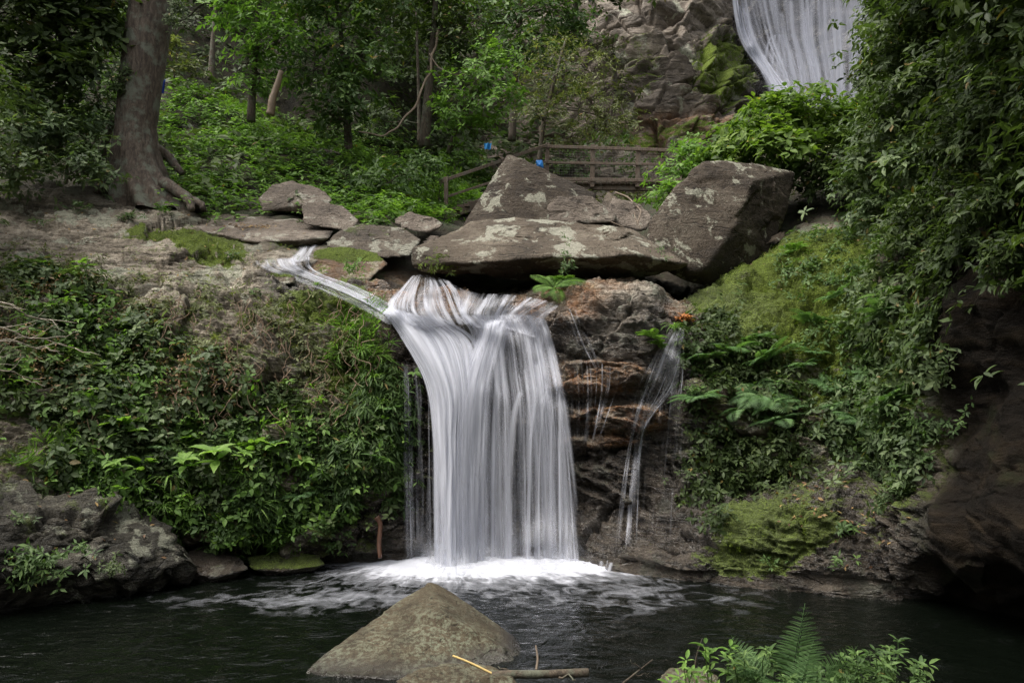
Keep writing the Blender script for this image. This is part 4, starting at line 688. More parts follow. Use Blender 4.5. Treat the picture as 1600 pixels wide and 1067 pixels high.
tree('broad forest tree with dark crown above the cliff edge', 'dark', [(940, -30, 60, 35, 26), (890, -50, 70, 45, 26), (1000, -45, 60, 28, 27)], 24, .2, [(900, 60, 26), (900, 0, 26), (905, -40, 26)], .12)
tree('shrub clinging to the left edge of the cliff', 'olive', [(960, 90, 28, 35, 27), (975, 150, 20, 30, 26.5), (945, 210, 28, 30, 25), (985, 200, 20, 25, 25)], 30, .15, name='shrub', cat='shrub')
for i, (lb, k, lab) in enumerate([
 ([(30, 200, 60, 42, 12.0), (20, 262, 60, 32, 11.6), (60, 165, 55, 38, 12.4)], 'blue', 'blue green shrub at the far left edge above the rock bank'),
 ([(105, 225, 55, 40, 12.4), (140, 262, 45, 28, 12.0), (148, 200, 32, 45, 12.9)], 'blue', 'blue green shrub touching the left foot of the big trunk'),
 ([(-120, 150, 120, 90, 10), (-150, 300, 120, 60, 9)], 'dark', 'dark shrub mostly beyond the left frame edge'),
 ([(610, 285, 55, 30, 15.5), (560, 270, 45, 30, 16), (650, 260, 45, 28, 16)], 'mid', 'leafy shrub on the hillside left of the wooden stairs'),
 ([(690, 285, 30, 25, 16.8), (720, 250, 35, 22, 17.5)], 'bright', 'light green shrub beside the upper stair railing'),
 ([(960, 230, 35, 25, 21), (900, 255, 45, 22, 20.5), (1000, 265, 40, 22, 21)], 'mid', 'low shrub showing through the bridge railing')]):
    tree(lab, k, lb, 30, .11 if i != 3 else .12, name='shrub', cat='shrub', rad=.03)
tree('sunlit yellow green shrub with broad leaves below the distant waterfall', 'yellow', [(1205, 195, 60, 40, 14.5), (1262, 178, 52, 38, 14.5), (1160, 228, 55, 34, 14), (1215, 235, 60, 30, 13.6), (1310, 200, 45, 40, 14.6)], 34, .13, name='shrub', cat='shrub', Wr=.55, tk='full', rad=.04)
tree('green shrub spilling down between the bridge and the blocky boulder', 'bright', [(1105, 250, 45, 26, 14.6), (1065, 272, 38, 22, 14.4), (1045, 303, 35, 20, 13.6), (1095, 232, 40, 20, 15)], 40, .11, name='shrub', cat='shrub', rad=.03)
tree('shaded shrub behind the blocky boulder shoulder', 'dark', [(1290, 245, 55, 40, 13.8), (1330, 280, 45, 35, 13.2), (1265, 275, 45, 25, 13.6)], 30, .13, name='shrub', cat='shrub', rad=.03)
RW = [([(1405, 70, 45, 60, 10.5), (1372, 25, 26, 36, 11), (1378, 130, 34, 40, 10.5), (1430, -40, 90, 50, 10)], 'dark', 'overhanging tree whose outer sprays cover the right edge of the distant waterfall', .09),
 ([(1430, 60, 65, 60, 9.2), (1480, 140, 70, 60, 8.6), (1500, -30, 90, 60, 8.6), (1420, 150, 60, 50, 9.3)], 'dark', 'dark leafy tree leaning out from the top of the right wall', .09),
 ([(1390, 205, 50, 45, 9.8), (1440, 260, 60, 45, 8.8), (1370, 255, 40, 32, 10.2)], 'blue', 'shrub with long pale green leaves on the right slope below the dark tree', .10),
 ([(1570, 60, 70, 70, 7.2), (1540, 200, 70, 60, 7.2), (1620, 160, 80, 90, 6.6), (1600, -80, 140, 80, 6.8), (1560, -260, 260, 120, 6.2), (1800, -150, 200, 200, 5.2), (1800, 150, 120, 200, 5.2), (2250, -350, 420, 380, 4.6), (2100, -800, 420, 300, 5.6), (2500, 150, 450, 450, 3.8)], 'dark', 'dark broad leaved tree filling the upper right corner, with unseen lobes added for shade', .085),  # lobes outside the frame are added, unseen, to shade the right side
 ([(1560, 320, 60, 50, 6.7), (1500, 300, 50, 45, 7.8), (1600, 400, 50, 50, 6.3)], 'dark', 'dark shrub hanging over the brown right wall', .07),
 ([(1440, 350, 55, 40, 8.3), (1490, 400, 45, 45, 7.7), (1400, 400, 45, 40, 8.8)], 'dark', 'leafy shrub at the head of the right bank above the ferns', .07),
 ([(1390, 330, 50, 30, 10.2), (1350, 300, 40, 30, 10.8)], 'blue', 'small leaved pale shrub behind the right mossy slope', .09)]
for lb, k, lab, L in RW: tree(lab, k, lb, 46, L, name='tree' if 'tree' in lab else 'shrub', cat='tree' if 'tree' in lab else 'shrub', rad=.04, Wr=.42, tk='full', droop=.45)
fm = MB(); n = 5200; Cx = np.stack([R.uniform(-190, 960, n), R.uniform(-120, 260, n), R.uniform(23, 29, n)], 1); C = P(Cx[:, 0], Cx[:, 1], Cx[:, 2]); kp_ = (fbm(C * .45, 3) > -.12) & ~((Cx[:, 0] > 900) & (Cx[:, 1] > 0)); C = C[kp_]
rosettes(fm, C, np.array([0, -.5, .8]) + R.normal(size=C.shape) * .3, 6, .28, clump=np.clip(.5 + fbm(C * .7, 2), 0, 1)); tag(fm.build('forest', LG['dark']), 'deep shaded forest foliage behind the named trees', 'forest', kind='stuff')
# ------------------------------------------------------------------ big buttressed trunk
def big_tree():
    base = P(232, 335, 12.9); zs = [(235, 335, 12.9), (222, 300, 12.9), (212, 250, 12.9), (213, 200, 12.9), (220, 130, 12.9), (232, 40, 12.9), (241, -30, 12.9), (250, -140, 13), (262, -320, 13.1)]
    cen = catmull(np.array([P(*q) for q in zs]), np.linspace(0, 8, 160)); h = np.linspace(0, 8, 160); r0 = np.interp(h, [0, 1, 2, 3, 4, 5, 6, 8], [.45, .42, .345, .30, .325, .345, .33, .28])
    th = np.linspace(0, 2 * np.pi, 128, endpoint=False); Rr = r0[:, None] + 0 * th[None]
    for a, amp, wdt, fall in ((-.25, .62, .20, .55), (-.75, .38, .22, .5), (-1.35, .22, .22, .6), (-2.3, .20, .25, .8), (3.0, .22, .3, .9), (.6, .5, .3, .7), (2., .5, .3, .7)):
        dd = np.angle(np.exp(1j * (th - a + .08 * h[:, None]))); Rr = Rr + amp * np.exp(-(dd / wdt) ** 2) * np.exp(-(h[:, None] / fall / 1.6) ** 1.3)
    pts = cen[:, None] + Rr[..., None] * np.stack([np.cos(th), np.sin(th), 0 * th], -1)[None]; q = pts.reshape(-1, 3)
    nr = np.tile(np.stack([np.cos(th), np.sin(th), 0 * th], -1), (160, 1)); q = q + nr * (.035 * fbm(q * np.array([2.5, 2.5, .9]), 4) + .02 * fbm(q * np.array([8, 8, 3]), 4) + .012 * fbm(q * 22, 3, .5, True))[:, None]
    gf = grid_faces(160, 129); gf = gf // 129 * 128 + gf % 129 % 128
    mb = MB(); mb.add(q, gf[:, ::-1]); root = empty('tree', base); tag(root, 'huge old tree trunk with flared buttress roots on the left rock bank', 'tree')
    o = mb.build('trunk', M_BARK, origin=base); adopt(o, root)
    for a in ([(232, 225, 12.9), (262, 245, 13.2), (285, 272, 13.2)], [(172, 300, 13), (158, 250, 13.3), (176, 190, 13.3)], [(262, 300, 12.8), (300, 312, 12.6), (318, 325, 12.5)], [(255, 285, 12.7), (290, 308, 12.5), (300, 330, 12.3)], [(168, 295, 12.8), (150, 300, 12.7)]):
        rm = MB(); pp = np.array([P(*x) for x in a]); pp = catmull(pp, np.linspace(0, len(pp) - 1, 12)); tube(rm, pp + .03 * R.normal(size=pp.shape) * .3, np.linspace(.11, .05, 12), 9); k = rm.build('root', M_BARK, origin=base); adopt(k, root)
    cm = MB(); i = []
    for px, py, rr in ((192, 125, 16), (200, 112, 10), (268, 30, 10), (276, 10, 8), (185, 140, 8)):
        c = P(px, py, 12.6); C = c + R.normal(size=(26, 3)) * rr * .6 * 12.6 / F; rosettes(cm, C, np.array([0, -1, .3]) + R.normal(size=C.shape) * .2, 5, .07, clump=R.random(26))
    k = cm.build('ivy', LG['dark'], origin=base); adopt(k, root)
    crm = MB(); crown(crm, [(150, -520, 200, 70, 12.5), (330, -560, 200, 70, 13)], 5, .18); k = crm.build('crown', LG['mid'], origin=base); adopt(k, root)
big_tree()
# ------------------------------------------------------------------ footbridge and stairs
def part(root, name, fn, mat=None, origin=None):
    mb = MB(); fn(mb); o = mb.build(name, mat or M_WOOD, origin=root.location[:], smooth=False); adopt(o, root); return o
D0 = 18.5; br = empty('footbridge', P(925, 290, D0)); tag(br, 'wooden footbridge with post and rail parapet below the cliff', 'footbridge')
def pt(px, py, d=D0): return P(px, py, d)
part(br, 'deck', lambda m: [beam(m, pt(820 + i * 9.5, 286, D0 - .1), pt(820 + i * 9.5, 285, D0 + 1.3), .125, .04) for i in range(27)])
part(br, 'beam', lambda m: beam(m, pt(815, 291, D0 + .05), pt(1075, 295, D0 + .05), .1, .14)); part(br, 'beam', lambda m: beam(m, pt(815, 290, D0 + 1.1), pt(1075, 294, D0 + 1.1), .1, .14))
for dd, xs in ((0, (854, 925, 996, 1066)),):
    for x in xs: part(br, 'post', lambda m: beam(m, pt(x, 293, D0 + dd - .06), pt(x + 1.5, 224 + (x - 854) * .03 + dd * 2, D0 + dd - .06), .10, .10))
    part(br, 'top_rail', lambda m: beam(m, pt(850, 229, D0 + dd - .12), pt(1080, 236, D0 + dd - .12), .045, .075)); part(br, 'middle_rail', lambda m: beam(m, pt(852, 254, D0 + dd - .12), pt(1078, 258, D0 + dd - .12), .04, .06))
    part(br, 'kick_board', lambda m: beam(m, pt(852, 280, D0 + dd - .12), pt(1078, 283, D0 + dd - .12), .03, .08))
def mesh_(m):
    for x in range(858, 1066, 4): tube(m, [pt(x, 232 + (x - 854) * .03), pt(x, 284)], .0022, 3, False)
    for y in range(236, 284, 4): tube(m, [pt(856, y), pt(1066, y + 5)], .0022, 3, False)
part(br, 'wire_mesh', mesh_, plain_mat('wire', (.15, .14, .12)))
stz = empty('staircase', P(700, 355, 16.6)); tag(stz, 'wooden stairs with handrail climbing from the rocks to the bridge', 'staircase')
for x, y0, y1, d in ((697, 358, 277, 16.4), (703, 352, 325, 16.9), (781, 320, 249, 17.2), (783, 290, 262, 17.9)): part(stz, 'post', lambda m: beam(m, P(x, y0, d), P(x, y1, d), .085, .085))
part(stz, 'top_rail', lambda m: (beam(m, P(688, 284, 16.35), P(782, 252, 17.15), .05, .07), beam(m, P(782, 252, 17.15), P(854, 227, 18.3), .05, .07)))
part(stz, 'middle_rail', lambda m: (beam(m, P(697, 308, 16.4), P(782, 280, 17.15), .045, .05), beam(m, P(782, 280, 17.15), P(854, 252, 18.3), .045, .05)))
part(stz, 'stringer', lambda m: beam(m, P(690, 338, 16.5), P(856, 284, 18.4), .06, .2)); part(stz, 'stringer', lambda m: beam(m, P(693, 336, 17.5), P(858, 283, 19.4), .06, .2))
for k in range(11):
    t = k / 10; a = P(692 + 160 * t, 331 - 50 * t, 16.45 + 1.9 * t); part(stz, 'tread', lambda m: beam(m, a, a + np.array([.04, 1.05, 0]), .27, .045))
# small coloured things in the forest
def cloth(name, label, cat, px, py, d, wd, ht, col, lean=0.):
    u, v = np.meshgrid(np.linspace(0, 1, 10), np.linspace(0, 1, 14), indexing='ij'); c = P(px, py, d)
    q = np.stack([(u - .5) * wd * (1 - .2 * v) + lean * v, .03 * np.sin(u * 9 + v * 2) + .02 * v, -v * ht + .01 * np.sin(u * 14)], -1).reshape(-1, 3); q2 = q + np.array([0, .012, 0]); gf = grid_faces(10, 14)
    mb = MB(); mb.add(c + q, gf); mb.add(c + q2, gf[:, ::-1]); return tag(mb.build(name, plain_mat(name + '_' + cat, col, .7, .1), origin=c), label, cat)
cloth('flag', 'small blue cloth flag showing behind the right side of the big trunk', 'flag', 253, 124, 14.5, .12, .26, (.03, .08, .42))
cloth('tarpaulin', 'bright blue sheet glimpsed through the trees above the stairs', 'tarpaulin', 762, 224, 21, .2, .16, (.02, .22, .55))
bgm = MB(); c = P(843, 256, 18.0); boulder('bag', [(837, 250, 18.1), (848, 250, 18.1), (850, 262, 18.0), (846, 268, 18.0), (838, 266, 18.0), (843, 258, 17.85), (843, 256, 18.3), (848, 264, 18.2)], plain_mat('blue_plastic', (.02, .2, .6), .4, .2), 'small blue plastic bag hanging by the left bridge post', sub=4, cat='bag', pw=10)
# vine, stump, sticks, log, roots
def stick(name, label, pts, r0, r1, mat, cat, n=24, amp=.0, grp=None, branches=()):
    q = np.array([P(*a) for a in pts]); c = catmull(q, np.linspace(0, len(q) - 1, n)); c = c + amp * np.stack([noise(c * 2.3 + k * 9) for k in range(3)], 1); rr = np.linspace(r0, r1, n) * (1 + .15 * noise(c * 7)); mb = MB(); tube(mb, c, rr, 9)
    for b in branches: tube(mb, wiggle(P(*b[0]), P(*b[1]), 8, .04), np.linspace(b[2], b[2] * .3, 8), 5)
    return tag(mb.build(name, mat, origin=c[0]), label, cat, grp)
stick('vine', 'long pale woody vine sagging in an arc from the dark trunked tree', [(684, 50, 17.2), (676, 90, 17.0), (664, 125, 16.9), (650, 160, 16.7), (628, 190, 16.5), (606, 208, 16.3), (590, 213, 16.3), (560, 205, 16.3)], .03, .014, M_TWIG, 'vine', 40, .07)
stick('vine', 'thin pale vine looping right from the hanging woody vine', [(672, 85, 17), (685, 105, 16.9), (710, 117, 16.9), (735, 112, 16.9), (748, 98, 17)], .014, .008, M_TWIG, 'vine', 30, .04)
stick('dead_stump', 'leaning pale dead stump below the bright young tree', [(421, 180, 15.4), (428, 150, 15.4), (440, 112, 15.4)], .085, .05, plain_mat('pale_bark', (.17, .12, .075)), 'dead tree', 12, .03)
stick('log', 'dark waterlogged broken log lying at the bottom edge', [(770, 1056, 5.1), (800, 1052, 5.1), (860, 1053, 5.1), (918, 1051, 5.12)], .024, .027, M_BARK2, 'log', 24, .015, branches=[((800, 1052, 5.1), (778, 1040, 5.2), .008), ((870, 1052, 5.1), (900, 1062, 5.), .012)])
stick('twig', 'pale yellow twig resting across the small rocks', [(708, 1024, 5.3), (735, 1035, 5.2), (770, 1052, 5.1)], .007, .006, plain_mat('straw', (.42, .30, .10)), 'twig')
stick('twig', 'thin brown twig standing upright at the right tip of the pyramid boulder', [(838, 1046, 5.5), (840, 1028, 5.55), (837, 1008, 5.6)], .009, .005, M_TWIG, 'twig')
stick('twig', 'forked bare twig rising left of the flat brown stone', [(975, 1066, 5.0), (1000, 1045, 5.1), (1020, 1028, 5.1)], .008, .003, M_BARK2, 'twig', 12, .02, branches=[((1000, 1045, 5.1), (985, 1030, 5.1), .004), ((990, 1052, 5.1), (1015, 1050, 5.1), .004)])
stick('twig', 'slender upright twig among the foreground weeds', [(1082, 1050, 5.0), (1088, 1020, 5.0), (1098, 996, 5.0)], .006, .002, M_BARK2, 'twig', 12, .02)
stick('post', 'short rusty brown stump sticking up beside the waterfall foot', [(594, 872, 9.0), (593, 850, 9.05), (595, 820, 9.1), (589, 808, 9.1)], .022, .03, plain_mat('rust', (.10, .045, .025)), 'stump', 14, .01)
for lab, pts in (('pale root dropping between the small rocks onto the slab', [(962, 300, 12.6), (985, 312, 12.2), (990, 335, 11.9), (1002, 357, 11.55)]), ('curved root trailing over the layered rock', [(915, 312, 11.9), (935, 330, 11.8), (950, 345, 11.55), (975, 355, 11.5)]), ('thin root crossing beside the pale root', [(985, 312, 12.2), (1000, 330, 11.9), (996, 350, 11.55)])):
    stick('root', lab, pts, .013, .007, M_TWIG, 'root', 20, .02)
stm = MB()
for k in range(260):      # creeper stems
    x = R.uniform(150, 590); y = R.uniform(450, 660); g0 = ground(x, y); 
    q = [g0 + np.array([0, -.03 - .16 * R.random(), 0])]
    for s_ in range(6): q.append(q[-1] + np.array([R.normal() * .05, R.normal() * .02 - .004, -.03 - .07 * R.random()]))
    tube(stm, catmull(np.array(q), np.linspace(0, 6, 13)), np.linspace(.005, .003, 13), 4, False)
tag(stm.build('stems', plain_mat('stem', (.27, .18, .12))), 'tangle of thin brown creeper stems hanging down the left bank', 'stems', kind='stuff')
tm = MB()
for y0, y1, x1 in ((490, 505, 120), (520, 548, 130), (545, 540, 105), (575, 590, 70)):
    a = P(-60, y0 - 20, 8.0); b = P(x1, y1, 8.6); w_ = wiggle(a, b, 14, .10); tube(tm, w_, np.linspace(.012, .004, 14), 5)
    for k in range(5):
        j = R.integers(3, 13); e = w_[j] + np.array([.12 + .25 * R.random(), R.normal() * .08, R.normal() * .12]); tube(tm, wiggle(w_[j], e, 6, .04), np.linspace(.005, .002, 6), 4)
tag(tm.build('branch', plain_mat('bare_branch', (.30, .26, .20))), 'spray of bare pale branches reaching in from the left frame edge', 'branch')
# ------------------------------------------------------------------ ferns, grass tufts and broad leaved plants
def fern_mb(nf=11, L=.34, npn=21, bip=False, rise=.9, a0=0, a1=6.28):
    mb = MB()
    for k in range(nf):
        a = a0 + (a1 - a0) * (k + .5 * R.random()) / nf; ln = L * (.7 + .45 * R.random()); el = rise * (.6 + .5 * R.random()); t = np.linspace(0, 1, npn + 3)
        h = np.array([math.cos(a), math.sin(a), 0]); el_t = el - t * (1.1 + .3 * R.random()); dl = ln / (npn + 2)
        rp = np.cumsum(np.cos(el_t)[:, None] * h + np.sin(el_t)[:, None] * np.array([0, 0, 1]), 0) * dl; tg = unit(np.gradient(rp, axis=0)); sd = np.cross(h, [0, 0, 1.]); up = np.cross(sd, tg)
        tube(mb, rp, np.linspace(.004, .0015, len(rp)) * L / .34, 4, False, rnd=.3)
        s_ = np.linspace(.08, 1, npn + 1)[:-1]; wd = ln * .30 * (np.sin(np.pi * np.clip(s_ * .82 + .18, 0, 1)) ** .7) + .008; i = 2 + np.arange(npn)
        for sg in (-1, 1):
            B = rp[i]; Dn = tg[i] * .45 + sg * sd * 1. + np.array([0, 0, -.12]); Nn = up[i] + R.normal(size=(npn, 3)) * .08; r_ = np.clip(.5 + .2 * R.normal() + .1 * R.normal(size=npn), 0, .95)
            if not bip: put_leaves(mb, B, Dn, Nn, wd, .13, 'simple', r_)
            else:
                Dn = unit(Dn)
                for b, d_, n_, w_ in zip(B, Dn, Nn, wd):
                    m = max(5, int(w_ / .0085)); ss = np.linspace(.06, .96, m)[:, None]; bb = b + d_ * ss * w_; X = unit(np.cross(d_, n_)); wl = w_ * .2 * (1 - ss[:, 0]) ** .7 + .004
                    for s2 in (-1, 1): put_leaves(mb, bb, d_[None] * .35 + s2 * X[None] + 0 * bb, n_[None] + 0 * bb, wl, .42, 'simple', np.full(m, r_.mean()))
    return mb
def spawn(protos, spots, name, cat, grp, label, mat, scale=(1, .2)):
    out = []
    for k, sp in enumerate(spots):
        px, py = sp[:2]; s_ = sp[2] if len(sp) > 2 else 1; lab = sp[3] if len(sp) > 3 else label
        src = protos[k % len(protos)]; o = src.copy() if k >= len(protos) else src
        if k >= len(protos): COL.objects.link(o)
        g_ = ground(px, py); o.location = g_ + np.array([0, -.03, .0]); s2 = s_ * (scale[0] + scale[1] * R.normal()); o.scale = (s2, s2, s2); o.rotation_euler = (R.normal() * .15 + .25, R.normal() * .15, R.random() * 6.3)
        tag(o, lab, cat, grp); out.append(o)
    return out
fp = [fern_mb(10 + k, .36).build('fern', LG['fern']) for k in range(4)]
spawn(fp, [(1140, 555, 1.1), (1165, 590, 1.2), (1200, 560, 1.), (1185, 615, 1.2), (1150, 640, 1.), (1105, 570, .9), (1225, 595, .9), (1240, 640, .9), (1215, 665, .9), (1270, 560, .8), (1290, 600, .8), (1100, 620, .8), (1175, 530, .8), (1260, 500, .7), (1310, 460, .8), (1330, 520, .8), (1345, 590, .9), (1385, 500, 1.1), (1340, 660, .9), (1390, 640, 1.), (1420, 600, .9), (1300, 640, .7), (1250, 580, .7), (1205, 640, .7)], 'fern', 'fern', 'ferns on the right bank', 'arching light green fern rooted among plants on the right bank', None)
fq = [fern_mb(7, .26).build('fern', LG['fern']) for k in range(2)]
spawn(fq, [(430, 700, .8), (350, 690, .8), (300, 740, .8), (490, 690, .9), (560, 690, .9), (600, 650, .8), (250, 700, .7), (380, 770, .8), (520, 760, .8), (150, 600, .7), (590, 720, .9), (470, 770, .7)], 'fern', 'fern', 'ferns on the left bank', 'small dark fern among the creepers on the left bank', None)
fr = [fern_mb(12, .30).build('fern', LG['bright'])]
spawn(fr, [(868, 462, 1.0, 'bright drooping fern under the long slab at the right end of the waterfall crest')], 'fern', 'fern', None, '', None, (1, 0))
for sp in [(882, 445, .6, 'small upright bright fern above the drooping crest fern'), (1010, 530, .8, 'green fern on the rock left of the side waterfall top'), (1235, 388, 1.0, 'fern growing at the foot of the huge blocky boulder'), (1030, 545, .5, 'tiny fern just under the grass tuft by the side waterfall'), (1385, 470, 1.3, 'long fronded fern jutting out under the right wall shrubs'), (40, 905, .9, 'fern cluster at the waterline under the mossy shore boulder')]:
    o = fr[0].copy(); COL.objects.link(o); g_ = ground(sp[0], sp[1]) if sp[0] != 882 else P(882, 440, 10.35); o.location = g_ + np.array([0, -.05, 0]); o.scale = (sp[2],) * 3; o.rotation_euler = (.3, 0, R.random() * 6); tag(o, sp[3], 'fern')
def tuft(nb=70, L=.22, Wr=.045):
    mb = MB()
    for k in range(nb):
        a = R.random() * 6.28; h = np.array([math.cos(a), math.sin(a), 0]); ln = L * (.6 + .6 * R.random()); el = .5 + .9 * R.random(); t = np.linspace(0, 1, 6); e = el - t * 1.7
        rp = np.cumsum(np.cos(e)[:, None] * h + np.sin(e)[:, None] * np.array([0, 0, 1]), 0) * ln / 6 + h * .01; sd = np.cross(h, [0, 0, 1.]); w_ = ln * Wr * (1 - t ** 2)[:, None] * .5 + .0006
        v = np.stack([rp - sd * w_, rp + sd * w_], 1).reshape(-1, 3); q = [(2 * i, 2 * i + 1, 2 * i + 3, 2 * i + 2) for i in range(5)]; mb.add(v, q, rnd=np.full(12, R.random() * .95))
    return mb
tf = [tuft().build('grass_tuft', LG['bright']) for k in range(3)]
spawn(tf, [(548, 512, 1.), (565, 545, 1.1), (578, 588, 1.1), (1045, 515, .9, 'dense grass tuft at the top of the thin side waterfall'), (590, 625, .9), (1350, 560, 1.3, 'tall drooping grass clump on the right bank'), (250, 790, 1.), (100, 720, 1.), (300, 800, 1.), (350, 830, 1.), (410, 800, 1.2), (560, 480, .5), (500, 440, .5), (140, 715, 1.), (270, 755, 1.)], 'grass_tuft', 'grass', 'grass tufts on the left bank', 'fresh green grass tuft growing on the left bank', None)
def ginger(n=7, H=.35, L=.19):
    mb = MB(); top = np.array([R.normal() * .05, R.normal() * .05, H]); tube(mb, wiggle([0, 0, 0], top, 8, .03), np.linspace(.008, .005, 8), 6, rnd=.4)
    for lv, nn in ((1., n), (.8, 3)):
        a = R.random() * 6 + np.arange(nn) * 6.28 / nn + R.normal(size=nn) * .2; D = np.stack([np.cos(a), np.sin(a), -.1 + .5 * R.random(nn)], 1); put_leaves(mb, np.repeat((top * lv)[None], nn, 0), D, np.array([0, 0, 1.]) + .1 * R.normal(size=(nn, 3)), L * (.8 + .4 * R.random(nn)), .42, 'full', .5 + .4 * R.random(nn))
    return mb
gp = [ginger().build('broad_leaved_plant', LG['bright']) for k in range(4)]
spawn(gp, [(210, 720, 1.1), (355, 770, 1.2), (300, 760, .9), (410, 745, 1.1), (430, 735, .8), (370, 745, .8), (475, 745, .7), (195, 770, .9), (230, 775, .9), (310, 715, .8), (330, 800, .7), (145, 440, .8), (160, 690, .6), (440, 690, .6)], 'broad_leaved_plant', 'plant', 'broad leaved plants low on the left bank', 'light green broad leaved plant standing out from the dark left bank', None)
fr[0].location = P(866, 452, 10.2); fr[0].scale = (1.4,) * 3; fr[0].rotation_euler = (.5, 0, 0)
# foreground right plants
ff_ = fern_mb(6, .33, 17, True, 1.25, math.radians(185), math.radians(355)); tag(ff_.build('fern', LG['fern'], origin=None), 'large lacy fern rising above the weeds at the bottom right', 'fern').location = P(1225, 1085, 4.55)
ft = MB(); 
def flat_frond(L=.45, npn=13):
    mb = MB(); t = np.linspace(0, 1, npn + 3); rp = np.stack([.05 * t ** 2 * 1., -.02 * np.sin(t * 3), t * L], 1); tg = unit(np.gradient(rp, axis=0)); tube(mb, rp, np.linspace(.003, .001, len(rp)), 5, rnd=.4)
    for i in range(2, npn + 2):
        s_ = (i - 1) / (npn + 1); w_ = L * .52 * (1 - s_) ** .85 * min(1, .45 + s_ * 3.2) + .006
        for sg in (-1, 1):
            d_ = unit(np.array([sg * 1., -.12, .38])); n_ = unit(np.array([.1 * sg, -1, .35])); m = max(4, int(w_ / .0075)); ss = np.linspace(.06, .97, m)[:, None]; bb = rp[i] + d_ * ss * w_ + np.array([0, -.0, -.12]) * (ss ** 2) * w_; X = unit(np.cross(d_, n_)); wl = w_ * .13 * (1 - ss[:, 0]) ** .6 + .003
            for s2 in (-1, 1): put_leaves(mb, bb, d_[None] * .4 + s2 * X[None] + 0 * bb, n_[None] + 0 * bb + .1 * R.normal(size=bb.shape), wl, .45, 'simple', np.full(m, .45 + .3 * R.random()))
    return mb
f0 = flat_frond().build('fern', LG['fern']); f0.location = P(1238, 1068, 4.6); f0.rotation_euler = (0, .08, .15); tag(f0, 'tall upright lacy fern frond at the bottom right', 'fern')
for (px, py, s_, ry, rz, lab) in ((1195, 1075, .7, -.7, -.2, 'shorter fern frond leaning left of the tall frond'), (1290, 1078, .75, .8, .2, 'shorter fern frond leaning right of the tall frond'), (1250, 1090, .7, .25, 0, 'half hidden fern frond at the foot of the tall frond')):
    o = f0.copy(); COL.objects.link(o); o.location = P(px, py, 4.5); o.scale = (s_,) * 3; o.rotation_euler = (-.25, ry, rz); tag(o, lab, 'fern')
def weed(spots, L=.045, stems=1):
    mb = MB()
    for px, py, d in spots:
        a = P(px + R.normal() * 6, py, d); b = P(np.mean([q[0] for q in spots]) + (px - np.mean([q[0] for q in spots])) * .3, 1125, 4.55); w_ = wiggle(b, a, 8, .03); tube(mb, w_, np.linspace(.004, .002, 8), 5, rnd=.2)
        rosettes(mb, w_[-1:], np.array([[0, -.2, 1.]]), 7, L * 1.15, .38, 'full', droop=.1); C = w_[2:-1] + R.normal(size=(5, 3)) * .015; rosettes(mb, C, np.array([0, -.3, 1.]) + R.normal(size=C.shape) * .3, 4, L, .36, 'full', droop=.2)
    return mb
for px0, px1, n, lab, top in ((1050, 1085, 5, 'low leafy weed by the flat brown stone', 1030), (1100, 1135, 3, 'lone taller weed sprig standing over the dark pool', 985), (1120, 1200, 16, 'leafy weed clump left of the tall fern frond', 1010), (1200, 1300, 14, 'leafy weeds crowding the fern foot', 1040), (1290, 1370, 16, 'leafy weed clump right of the tall fern frond', 1020), (1360, 1420, 12, 'leafy weeds at the right end of the foreground growth', 1000), (1400, 1450, 6, 'thin weed sprays trailing right over the pool', 1035)):
    sp = [(R.uniform(px0, px1), top + R.uniform(0, 45), R.uniform(4.3, 4.9)) for k in range(n)]; o = weed(sp).build('weed', LG['mid' if n > 5 else 'bright'], origin=P((px0 + px1) / 2, 1100, 4.6)); tag(o, lab, 'weed')
# leafy pieces on boulders
def tuftlet(name, lab, px, py, d, rx, ry, n, L, kind, Wr=.35, droop=.3, cat='plant', nl=6, dep=.1):
    C = P(px + R.normal(size=n) * rx * .5, py + R.normal(size=n) * ry * .5, d - R.random(n) * dep); mb = MB(); rosettes(mb, C, np.array([0, -.8, .5]) + R.normal(size=C.shape) * .3, nl, L, Wr, droop=droop, clump=R.random(n)); o = mb.build(name, LG[kind], origin=P(px, py, d)); return tag(o, lab, cat)
tuftlet('hanging_fern', 'yellowish hanging fern clump on the left end of the long slab', 688, 408, 10.75, 24, 18, 60, .06, 'moss', .2, .9, 'fern')
tuftlet('seedling', 'thin leafy seedling climbing the slab front above the crest fern', 884, 405, 10.45, 10, 35, 24, .05, 'mid')
tuftlet('creeper_sprig', 'small creeper sprigs on the right underside of the long slab', 1035, 395, 10.75, 22, 14, 18, .03, 'mid')
tuftlet('plant', 'green sprigs on the mossy boulder in the stream', 552, 418, 10.85, 16, 14, 30, .05, 'bright')
tuftlet('plant', 'leafy fringe under the mossy shore boulder at the far left', 50, 885, 7.3, 55, 28, 90, .06, 'mid')
tuftlet('plant', 'dark little plant on the round end of the shore boulder', 178, 885, 7.65, 14, 12, 24, .04, 'dark')
tuftlet('plant', 'small fern sprig high on the shore boulder', 130, 855, 7.4, 14, 6, 10, .05, 'mid'); tuftlet('plant', 'small fern sprig on the left face of the shore boulder', 35, 808, 7.55, 18, 8, 16, .05, 'blue')
